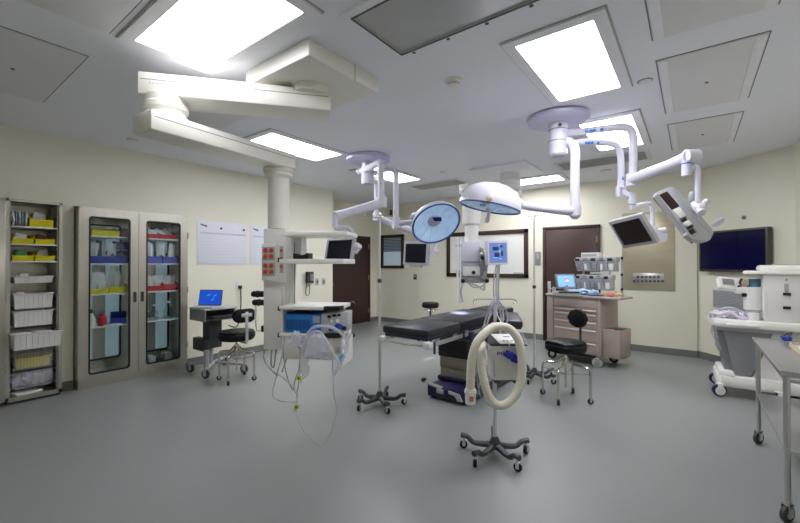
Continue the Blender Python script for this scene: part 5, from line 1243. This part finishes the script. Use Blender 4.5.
for (u, v, a, b) in ((-.05, .06, .12, .05), (.07, .09, .05, .03), (-.03, -.03, .1, .06), (.08, -.01, .04, .08)): mb.prism(rrect(a, b, .004, 2, cx=u, cy=v), .001, Mm @ Matrix.Translation((0, 0, .0022)))
mb.build('screen_picture', emit('monitor_dark_patch', (30, 38, 82), .5), t)
mb = MB()
for (u, v, a, b) in ((.03, .02, .03, .035), (-.06, -.07, .09, .012), (.04, -.085, .05, .014), (.02, .11, .02, .02)): mb.prism(rrect(a, b, .004, 2, cx=u, cy=v), .001, Mm @ Matrix.Translation((0, 0, .0034)))
mb.build('screen_highlights', 'paleglow', t)
MB().cyl(VV(498, 263, 5.85), VV(497.5, 300, 5.85), .018, n=12).build('support_post', 'offw', t)
MB().tube([VV(480, 262, 5.95), VV(488, 259, 5.92), VV(493, 256, 5.9)], .02, 10, smooth=4).build('support_arm', 'offw', t)
mb = MB()
for k in range(3): mb.tube([VV(496.5 + k * 1.6, 265, 5.83), VV(494.5 + k * 2.2, 275, 5.8), VV(493.5 + k * 2.4, 290, 5.8), VV(495 + k * 2, 302, 5.8)], .01, 6, smooth=6)
mb.build('monitor_cables', 'ltgrey', t)

# ================================================================== whiteboard, wall panel, television
BF = BW - .05
p0, p1 = Vector((-4.66 * KB, BW, 1.5 - .3 * KB)), Vector((-2.72 * KB, BW, 1.5 + .73 * KB))
t = thing('whiteboard', 'wide whiteboard in a dark brown wooden frame on the back wall', 'whiteboard', Vector(((p0.x + p1.x) / 2, BW, p0.z)))
mx0 = BW - .055
MB().box2((p0.x, mx0, p0.z), (p1.x, BW - .05, p1.z)).build('board', 'board', t)
f_ = .085
MB().box2((p0.x, mx0 - .03, p0.z), (p0.x + f_, BW - .05, p1.z), .004).box2((p1.x - f_, mx0 - .03, p0.z), (p1.x, BW - .05, p1.z), .004).box2((p0.x, mx0 - .03, p0.z), (p1.x, BW - .05, p0.z + f_), .004).box2((p0.x, mx0 - .03, p1.z - f_), (p1.x, BW - .05, p1.z), .004).build('frame', 'brownframe', t)
MB().box2((p1.x - .3, mx0 - .05, p0.z + f_), (p1.x - f_ - .02, mx0 - .0, p0.z + f_ + .03), .004).build('pen_tray', 'ltgrey', t)

x0, x1, z0, z1 = -1.02 * KB, -.235 * KB, 1.5 - .465 * KB, 1.5 + .91 * KB
t = thing('steel_wall_panel', 'large brushed steel panel on the back wall with two rows of round holes', 'wall panel', ((x0 + x1) / 2, BF, z0))
MB().box2((x0, BF - .012, z0), (x1, BF, z1), .002).build('sheet', 'panelsteel', t)
MB().box2((x0 + .005, BF - .0135, 1.7), (x1 - .005, BF - .0115, 1.704)).build('sheet_joint', 'grille', t)
pa, pb_ = aty(633, 282, BF), aty(664, 276, BF)
MB().box2((pa.x, BF - .018, pa.z - .02), (pb_.x, BF - .012, pb_.z + .04), .002).build('outlet_strip', 'steel2', t)
mb = MB()
for k in range(8):
    q = aty(634.2 + k * 4.05, 281.2, BF); mb.cyl((q.x, BF - .018, q.z), (q.x, BF - .0205, q.z), .024, n=14)
for k in range(6):
    q = aty(638.2 + k * 4.05, 277, BF); mb.cyl((q.x, BF - .018, q.z), (q.x, BF - .0205, q.z), .022, n=14)
mb.build('round_holes', 'seam', t)

def on_corner(px, py, off=0.0):
    r = ray(px, py); o = cA + cnrm * off; tt = (o - CAMP).dot(cnrm) / r.dot(cnrm); return CAMP + r * tt
tl, br = on_corner(699, 231, .1), on_corner(767.5, 271.8, .1)
tr = on_corner(767.5, 226.3, .1)
u0 = (tl - cA).dot(cdir); u1 = (tr - cA).dot(cdir); zt = tr.z; zb = on_corner(699, 271.4, .1).z
wt, ht = u1 - u0, zt - zb
ct = cA + cdir * (u0 + u1) / 2 + cnrm * .1; ct.z = (zt + zb) / 2
Mt_ = axes(ct, cdir, Vector((0, 0, 1)), cdir.cross(Vector((0, 0, 1))))
if Mt_.to_3x3().col[2].dot(cnrm) < 0: Mt_ = axes(ct, -cdir, Vector((0, 0, 1)), cnrm)
t = thing('television', 'large flat black television on the angled corner wall at right', 'television', ct - Vector((0, 0, ht / 2)))
MB().prism(rrect(wt, ht, .01, 3), .07, Mt_ @ Matrix.Translation((0, 0, -.07)), bevel=.004).build('housing', mat('tv_bezel', (74, 72, 70), .35), t)
MB().prism(rrect(wt - .06, ht - .07, .004, 2), .002, Mt_ @ Matrix.Translation((0, .006, 0))).build('screen', 'tv', t)
mb = MB(); ring_prism(mb, rrect(wt - .04, ht - .05, .006, 2), rrect(wt - .06, ht - .07, .004, 2), .003, Mt_ @ Matrix.Translation((0, .006, 0))); mb.build('inner_bezel', 'black', t)
MB().prism(rrect(.3, .3, .02, 3), .035, Mt_ @ Matrix.Translation((0, 0, -.1))).build('wall_bracket', 'dkgrey', t)
q = on_corner(744, 217.5, .0)
t = thing('wall_sensor', 'small round grey sensor on the angled wall above the television', 'sensor', q)
Ms_ = facing(q, cnrm)
MB().lathe([(0, 0), (.03, 0), (.028, .012), (.012, .018), (0, .018)], Ms_, 20).build('cap', 'midgrey', t)
MB().lathe([(0, .018), (.008, .018), (.006, .022), (0, .022)], Ms_, 12).build('sensor_eye', 'dkgrey', t)
qa, qb = on_corner(715, 305.5, 0), on_corner(748, 294, 0)
ua, ub = (qa - cA).dot(cdir), (qb - cA).dot(cdir); cq = cA + cdir * (ua + ub) / 2; cq.z = (qa.z + qb.z) / 2
Mq = facing(cq, cnrm); wq, hq = abs(ub - ua), qb.z - qa.z
t = thing('wall_vent', 'grey slatted wall vent on the angled wall below the television', 'wall vent', cq)
mb = MB(); ring_prism(mb, rrect(wq + .04, hq + .05, .005, 2), rrect(wq, hq, .004, 2), .014, Mq); mb.build('frame', 'ltgrey', t)
MB().prism(rrect(wq, hq, .003, 2), .003, Mq).build('backing', 'midgrey', t)
mb = MB()
for k in range(10): mb.box(Mq @ Vector((0, -hq / 2 + (k + .5) * hq / 10, .007)), (wq, .014, .005), mtx=Mq.to_3x3().to_4x4())
mb.build('slats', 'ltgrey', t)
# ================================================================== drawer cart at the back
CR = rad(-15)
e_ = Vector((cos(CR), sin(CR), 0)); cw, cdp = .83, .60
fo = Vector((-1.06, 6.14, 0)) - e_ * cw
FC = frame(fo, CR)
def cb(mb, lo, hi, bev=.006): return lb(mb, lo, hi, bev, FC, CR)
dc_ = thing('drawer_cart', 'beige drawer cart with tilting bins above, in front of the brown door', 'cart', FC @ Vector((cw / 2, cdp / 2, 0)), CR)
cb(MB(), (0, .012, .17), (cw, cdp, 1.0), .012).build('body', 'cart', dc_)
cb(MB(), (-.012, -.02, 1.0), (cw + .012, cdp + .01, 1.035), .012).build('top', 'carttop', dc_)
zs = [.965, .84, .775, .66, .545, .355, .2]
for a, b in zip(zs[:-1], zs[1:]):
    d = cb(MB(), (.13, -.006, b + .006), (cw - .03, .016, a - .006), .005).build('drawer', 'cart', dc_)
    if a < .9:
        cb(MB(), (.14, -.026, a - .034), (cw - .05, -.004, a - .014), .006).build('drawer_handle', 'handlebeige', d)
cb(MB(), (.005, .0, .18), (.115, .02, .99), .01).build('side_trim', 'cart', dc_)
cb(MB(), (.12, .05, .12), (cw - .1, cdp - .05, .172), .01).build('base_plate', 'black', dc_)
for (x, y) in ((.06, .06), (cw - .06, .05), (.06, cdp - .06), (cw - .04, cdp - .06)):
    q = FC @ Vector((x, y, 0)); caster(dc_, q.x, q.y, .068, 'ltgrey' if y < .1 and x > .5 else 'rubber', 'midgrey', CR + .5, .17, .036)
cb(MB(), (cw + .012, -.0, 1.0), (cw + .28, .42, 1.028), .01).build('side_shelf', 'carttop', dc_)
sb_ = MB()
cb(sb_, (cw + .005, .10, .16), (cw + .235, .45, .18), .004)
for lo, hi in (((cw + .005, .10, .16), (cw + .235, .112, .56)), ((cw + .005, .438, .16), (cw + .235, .45, .56)), ((cw + .005, .10, .16), (cw + .017, .45, .56)), ((cw + .223, .10, .16), (cw + .235, .45, .56))): cb(sb_, lo, hi, .003)
sbo = sb_.build('side_bin', 'cart', dc_)
cb(MB(), (cw - .0, .095, .54), (cw + .2356, .106, .565), .004).build('bin_rim', 'carttop', sbo)
# bin rack
for x in (.34, cw + .09): cb(MB(), (x - .012, .50, 1.03), (x + .012, .53, 1.62), .003).build('rack_post', 'ltgrey', dc_)
for (zb_, zt_, xa_, xb_) in ((1.10, 1.33, .30, .84), (1.385, 1.60, .29, .90)):
    hd = cb(MB(), (xa_, .36, zt_ - .07), (xb_, .50, zt_), .006).build('bin_row', 'ltgrey', dc_)
    n = 5
    for k in range(n):
        u0_, u1_ = xa_ + (xb_ - xa_) * (k + .06) / n, xa_ + (xb_ - xa_) * (k + .94) / n
        mb = MB(); mb.prism([(.37, zb_ + .06), (.30 - .02 * (k % 2), zt_ - .03), (.305, zt_ - .025), (.48, zt_ - .06), (.48, zb_), (.40, zb_)], u1_ - u0_, FC @ axes((u0_, 0, 0), (0, 1, 0), (0, 0, 1), (1, 0, 0)), bevel=.004)
        bn = mb.build('tilt_bin', 'binclear', dc_)
        cb(MB(), (u0_ + .02, .292, zt_ - .055), (u1_ - .02, .30, zt_ - .015), .002).build('bin_label', 'dkgrey' if k % 2 else 'black', bn)
        cb(MB(), (u0_ + .02, .33, zb_ + .02), (u1_ - .02 - .03 * (k % 2), .365, zb_ + .12), .004).build('bin_contents', 'paper' if k in (1, 3, 4) else 'midgrey', bn)
for z in (1.12, 1.34, 1.585): MB().ball(FC @ Vector((cw + .10, .49, z)), .02).build('rack_knob', 'black', dc_)
def ontop(name, lo, hi, m, label, cat, bev=.004, group=None):
    lo, hi = Vector(lo), Vector(hi); o = cb(MB(), lo, hi, bev).build(name, m, None, origin=FC @ Vector(((lo.x + hi.x) / 2, (lo.y + hi.y) / 2, lo.z))); return tag(o, label, cat, group)
t = thing('glove_box', 'white box lying on top of the tilting bins of the drawer cart', 'box', FC @ Vector((.5, .42, 1.60)), CR)
cb(MB(), (.38, .36, 1.601), (.66, .48, 1.675), .004).build('carton', 'paper', t)
cb(MB(), (.40, .357, 1.615), (.62, .361, 1.655), .001).build('printed_band', 'ltgrey', t)
ontop('flat_packet', (.50, .40, 1.34), (.78, .495, 1.375), 'paper', 'white packet squeezed between the two rows of tilting bins', 'packet')
q = V(566, 281, 5.7)
t = thing('cart_monitor', 'small grey screen showing a round red mark on the drawer cart', 'monitor', Vector((q.x, q.y, 1.035)), 0)
nq = (-FWD * .95 + RIGHT * .1 + Vector((0, 0, .28))).normalized(); Mq = facing(q, nq)
MB().prism(rrect(.30, .215, .012, 3), .03, Mq @ Matrix.Translation((0, 0, -.03)), bevel=.005).build('housing', 'midgrey', t)
MB().prism(rrect(.245, .165, .004, 2), .002, Mq).build('screen', 'paleglow', t)
mb = MB(); ring_prism(mb, [(.035 * cos(a * pi / 8), .035 * sin(a * pi / 8)) for a in range(16)], [(.02 * cos(a * pi / 8), .02 * sin(a * pi / 8)) for a in range(16)], .002, Mq @ Matrix.Translation((.02, .005, .0015))); mb.build('round_mark', 'redglow', t)
MB().prism(rrect(.07, .04, .004, 2, cx=.02, cy=.0), .0006, Mq @ Matrix.Translation((0, 0, .0016))).build('screen_text', 'whiteglow', t)
MB().box(Vector((q.x, q.y, 1.0675)), (.36, .18, .06), .01, YAW - .2).build('stand_box', 'ltgrey', t)
MB().box(Vector((q.x, q.y, 1.09)) - FWD * .095, (.28, .012, .025), .002, YAW - .2).build('front_slot', 'dkgrey', t)
MB().cyl(Vector((q.x, q.y, 1.09)), q - Vector((0, 0, .06)), .03).build('neck', 'midgrey', t)
ontop('white_canister', (.02, .12, 1.036), (.07, .17, 1.13), 'ltgrey', 'small white canister at the left end of the drawer cart top', 'canister', .012)
cl = FC @ Vector((.52, .14, 1.036)); mb = MB()
for k, (u, v, s) in enumerate(((-.14, .02, .12), (-.04, 0, .15), (.06, .01, .13), (.15, -.01, .09))): mb.blob(cl + FC.to_3x3() @ Vector((u, v, .035)), (s * 1.9, .2, .07 + .02 * (k % 2)), 30 + k, .6, 9)
tag(mb.build('crumpled_cloth', 'cloth', None, origin=cl), 'crumpled pale blue cloth on top of the drawer cart', 'cloth')
ontop('blue_folder', (.66, .0, 1.036), (.84, .12, 1.05), 'navy', 'dark blue flat wallet at the right edge of the drawer cart top', 'wallet')
for k, (u, v, m_, l) in enumerate(((.92, .14, 'pink', 'pink packet on the side shelf of the drawer cart, beside the blue wallet'), (.98, .24, 'orange', 'red-orange packet on the side shelf of the drawer cart'), (1.05, .1, 'tan', 'tan packet at the front of the drawer cart side shelf'))):
    c_ = FC @ Vector((u, v, 1.06)); tag(MB().blob(c_, (.11, .1, .062), 50 + k, .5, 8).build('packet', m_, None, origin=c_ - Vector((0, 0, .031))), l, 'packet')

# ================================================================== anaesthesia machine at right
AR = rad(2)
ao = V(716, 264, 4.42); FA = frame((ao.x, ao.y, 0), AR) @ Matrix.Diagonal((.8, 1, 1, 1))          # x right, y away, origin above the base's left front corner
def ab(mb, lo, hi, bev=.01): return lb(mb, lo, hi, bev, FA, AR)
am_ = thing('anaesthesia_machine', 'large white and grey anaesthesia machine on casters at the right, behind the steel cart', 'medical machine', FA @ Vector((.45, .3, 0)), AR)
bp_ = [(-.0, .06), (.05, 0), (.9, -.02), (.98, .05), (.98, .55), (.9, .62), (.05, .62), (0, .55)]
MB().prism(bp_, .135, FA @ Matrix.Translation((0, 0, .11)), bevel=.04).build('base', 'white', am_)
MB().prism([(.03, .03), (.2, .0), (.2, .56), (.03, .56)], .08, FA @ Matrix.Translation((0, 0, .21)), bevel=.03).build('base_shoulder', 'white', am_)
for (x, y) in ((.03, -.0), (.64, -.03), (.04, .58), (.92, .55)):
    q = FA @ Vector((x, y, 0)); caster(am_, q.x, q.y, .068, 'navy', 'white', AR + .35, .15, .05, 'white', .74)
# tapering grey body
front = [(.07, .78), (.62, .78), (.38, .25), (.2, .25)]
MB().prism(front, .48, FA @ axes((0, .06, 0), (1, 0, 0), (0, 0, 1), (0, 1, 0)) @ Matrix.Scale(-1, 4, (0, 0, 1)) if False else FA @ axes((0, .54, 0), (1, 0, 0), (0, 0, 1), (0, -1, 0)), bevel=.015).build('grey_body', 'midgrey', am_)
MB().prism([(.015, .78), (.09, .78), (.2, .25), (.10, .25), (.09, .45), (.03, .50)], .40, FA @ axes((0, .52, 0), (1, 0, 0), (0, 0, 1), (0, -1, 0)), bevel=.01).build('side_block', 'midgrey', am_)
MB().prism([(.62, .78), (1.0, .78), (1.0, .24), (.39, .24)], .46, FA @ axes((0, .54, 0), (1, 0, 0), (0, 0, 1), (0, -1, 0)), bevel=.012).build('white_body', 'offw', am_)
tp = [(-.07, .1), (-.03, .0), (.1, -.06), (.9, -.06), (1.0, .02), (1.0, .56), (.0, .56), (-.07, .48)]
MB().prism(tp, .09, FA @ Matrix.Translation((0, 0, .79)), bevel=.025).build('work_surface', 'white', am_)
MB().tube([FA @ Vector(p) for p in ((.13, -.06, .83), (.15, -.085, .83), (.40, -.085, .83), (.43, -.06, .83))], .017, 10, smooth=4).build('handle', 'white', am_)
MB().prism([(.0, .0), (.98, 0), (.98, .5), (0, .5)], .05, FA @ Matrix.Translation((0, .03, .745)), bevel=.01).build('drawer', 'ltgrey', am_)
ab(MB(), (.50, .02, .88), (1.0, .5, 1.385), .02).build('tower', 'offw', am_)
tw = [(.30, .09), (.40, .0), (.95, -.02), (1.02, .1), (1.02, .52), (.40, .5)]
MB().prism(tw, .035, FA @ Matrix.Translation((0, 0, 1.385)), bevel=.012).build('top_tray', 'white', am_)
MB().prism([(.47, .08), (.55, .03), (.95, .02), (.99, .1), (.99, .48), (.5, .47)], .075, FA @ Matrix.Translation((0, 0, 1.41)), bevel=.035).build('top_hood', 'white', am_)
MB().tube([FA @ Vector((.56 + .4 * k / 8, .06 + .08 * sin(k * pi / 8), 1.485)) for k in range(9)], .008, 8).build('hood_groove', 'midgrey', am_)
tw_ = [o for o in am_.children if o.name.startswith('tower')][0]
for z in (1.165, 1.02): ab(MB(), (.69, .005, z), (.765, .03, z + .03), .004).build('slot', 'black', tw_)
ab(MB(), (.705, .012, 1.2), (.745, .03, 1.29), .006).build('latch', 'ltgrey', tw_)
MB().cyl(FA @ Vector((.725, .02, 1.33)), FA @ Vector((.725, .012, 1.33)), .01, n=12).build('screw', 'midgrey', tw_)
MB().cyl(FA @ Vector((.42, .16, .99)), FA @ Vector((.42, .16, 1.24)), .085, n=28).build('absorber_canister', 'offw', am_)
MB().cyl(FA @ Vector((.42, .16, .9)), FA @ Vector((.42, .16, .99)), .055, n=24).build('canister_neck', 'clear', am_)
MB().cyl(FA @ Vector((.44, .2, 1.24)), FA @ Vector((.44, .2, 1.33)), .05, n=24).build('teal_bottle', 'teal', am_)
ab(MB(), (.22, .12, 1.16), (.40, .2, 1.24), .012).build('support_arm', 'white', am_)
ab(MB(), (.29, .10, 1.13), (.35, .13, 1.17), .006).build('arm_lever', 'black', am_)
MB().blob(FA @ Vector((.33, .2, 1.28)), (.08, .08, .10), 71, .6, 8).build('strap_bundle', 'tan', am_)
MB().tube([FA @ Vector(p) for p in ((.285, .17, 1.24), (.28, .165, 1.29), (.30, .16, 1.335))], .012, 8, smooth=4).build('brown_knob', 'dkgrey', am_)
mq = FA @ Vector((.17, .12, 1.28)); Mm = facing(mq, (-FWD * .9 + Vector((0, 0, .4)) - RIGHT * .1).normalized())
mh = MB().prism(rrect(.22, .14, .015, 3), .06, Mm @ Matrix.Translation((0, 0, -.06)) @ Matrix.Rotation(-.12, 4, 'Z'), bevel=.008).build('display_housing', 'white', am_)
MB().prism(rrect(.12, .075, .004, 2, cx=-.02, cy=.012), .002, Mm @ Matrix.Rotation(-.12, 4, 'Z')).build('display', 'midgrey', mh)
MB().cyl(Mm @ Vector((.075, -.045, 0)), Mm @ Vector((.075, -.045, .012)), .016, n=14).build('display_knob', 'dkgrey', mh)
MB().tube([mq + Vector((0, 0, -.03)), FA @ Vector((.2, .16, 1.2)), FA @ Vector((.28, .17, 1.2))], .02, 10, smooth=4).build('display_arm', 'white', am_)
for k, (u, v, w_, m_) in enumerate(((.08, .14, .17, 'lavtube'), (.17, .1, .16, 'clear'), (.25, .16, .15, 'white'), (.16, .22, .18, 'clear'), (.31, .08, .09, 'lavtube'))):
    MB().blob(FA @ Vector((u, v, .91)), (w_, .13, .09), 80 + k, .7, 9).build('tubing_pile', m_, am_)
for L, m_ in (([(-.02, .06, .895), (.05, .01, .93), (.16, .03, .95), (.26, .02, .9), (.36, .03, .895)], 'lavtube'), ([(.02, .2, .9), (.08, .12, .98), (.2, .12, .99), (.32, .1, .93), (.37, .06, .9)], 'clearline'), ([(-.05, .1, .88), (-.06, .05, .93), (0, .02, .93), (.1, .02, .9)], 'offw')):
    MB().tube([FA @ Vector(p) for p in L], .016, 10, smooth=7).build('tube', m_, am_)
MB().cyl(FA @ Vector((.40, .04, .88)), FA @ Vector((.40, .04, .96)), .05, n=20).build('white_cup', 'white', am_)
mb = MB()
for k in range(7):
    mb.tube([FA @ Vector((.95 + .012 * (k % 2), -.01 - .012 * (k % 3), 1.28 - .05 * k)), FA @ Vector((.985, -.05, 1.25 - .05 * k)), FA @ Vector((1.0, -.02, 1.2 - .05 * k)), FA @ Vector((.955, -.03, 1.17 - .05 * k))], .012, 7, smooth=5)
mb.build('cable_bundle', 'black', am_)
for k in range(3): ab(MB(), (.985, -.03 - .004 * k, .95 + .12 * k), (1.0, -.02, 1.0 + .12 * k), .003).build('cable_tie', 'paper', am_)
mb = MB(); mb.tube([FA @ Vector(p) for p in ((-.04, .02, .79), (-.05, .02, .72), (-.02, .0, .66), (.02, .03, .6), (.05, .05, .52))], .009, 8, smooth=6); mb.tube([FA @ Vector(p) for p in ((-.02, .06, .79), (-.035, .05, .74), (.0, .03, .7))], .008, 8, smooth=5)
mb.build('side_hose', 'ltgrey', am_)

# ================================================================== steel cart at the right edge
sx0, sx1, sy0, sy1, zt_ = .405, .985, 3.13, 4.42, .875
st = thing('steel_cart', 'stainless steel instrument cart on casters at the right edge of the view', 'cart', ((sx0 + sx1) / 2, (sy0 + sy1) / 2, 0))
MB().box2((sx0, sy0, zt_ - .03), (sx1, sy1, zt_), .008).build('top', 'steel2', st)
mb = MB(); ring_prism(mb, rrect(sx1 - sx0 + .012, sy1 - sy0 + .012, .015, 3), rrect(sx1 - sx0 - .012, sy1 - sy0 - .012, .012, 3), .014, Matrix.Translation(((sx0 + sx1) / 2, (sy0 + sy1) / 2, zt_ - .008))); mb.build('top_rim', 'steel2', st)
MB().box2((sx0 + .02, sy0 + .02, .40), (sx1 - .02, sy1 - .02, .42), .005).build('lower_shelf', 'steel2', st)
for x in (sx0 + .03, sx1 - .03):
    for y in (sy0 + .03, sy1 - .03):
        MB().cyl((x, y, .1), (x, y, zt_ - .03), .0165, n=18).build('leg', 'steel2', st)
        caster(st, x, y, .05, 'dkgrey', 'ltgrey', .9, .12, .03, 'chrome')
mb = MB()
for x in (sx0 + .03, sx1 - .03): mb.cyl((x, sy0 + .03, .82), (x, sy1 - .03, .82), .01)
for y in (sy0 + .03, sy1 - .03): mb.cyl((sx0 + .03, y, .82), (sx1 - .03, y, .82), .01)
mb.build('top_rails', 'steel2', st)
q = atz(787, 341, zt_ + .008)
t = thing('blue_gadget', 'small blue and grey clamp lying on the far end of the steel cart', 'clamp', q)
MB().blob(q + Vector((0, 0, .02)), (.06, .05, .04), 91, .5, 8).build('clamp_body', 'blue', t)
MB().tube([q + Vector((.0, 0, .02)), q + Vector((.03, .03, .06)), q + Vector((.01, .06, .05)), q + Vector((-.03, .05, .02))], .007, 8, smooth=4).build('cord', 'dkgrey', t)
q = atz(804, 352, zt_)
t = thing('instrument_tray', 'shallow tan-rimmed tray on the steel cart at the right edge', 'tray', q)
MB().box(q + Vector((.06, .0, .012)), (.2, .36, .012), .003, .0).build('tray_floor', 'offw', t)
mb = MB(); ring_prism(mb, rrect(.22, .38, .01, 3), rrect(.20, .36, .008, 3), .03, Matrix.Translation(q + Vector((.06, 0, .006)))); mb.build('tray_rim', 'tan', t)

# ================================================================== light and view
sp = bpy.data.lights.new('lamp_beam', 'SPOT'); so = bpy.data.objects.new('lamp_beam', sp); COL.objects.link(so)
so.location = VV(489.5, 210, 3.75) - Vector((0, 0, .2)); tgt = Vector((-2.27, 4.21, .9))
so.rotation_euler = (tgt - so.location).to_track_quat('-Z', 'Y').to_euler()
sp.energy = 6500; sp.spot_size = rad(10); sp.spot_blend = .9; sp.color = (.82, .9, 1); sp.shadow_soft_size = .05
w = bpy.data.worlds.new('world'); SC.world = w; w.use_nodes = True
w.node_tree.nodes['Background'].inputs[0].default_value = (.5, .55, .6, 1); w.node_tree.nodes['Background'].inputs[1].default_value = .05
SC.view_settings.view_transform = 'Standard'; SC.view_settings.look = 'None'; SC.view_settings.gamma = 1.0
SC.view_settings.exposure = 0.0; SC.view_settings.use_curve_mapping = False
SC.cycles.max_bounces = 10; SC.cycles.diffuse_bounces = 6; SC.cycles.transparent_max_bounces = 24
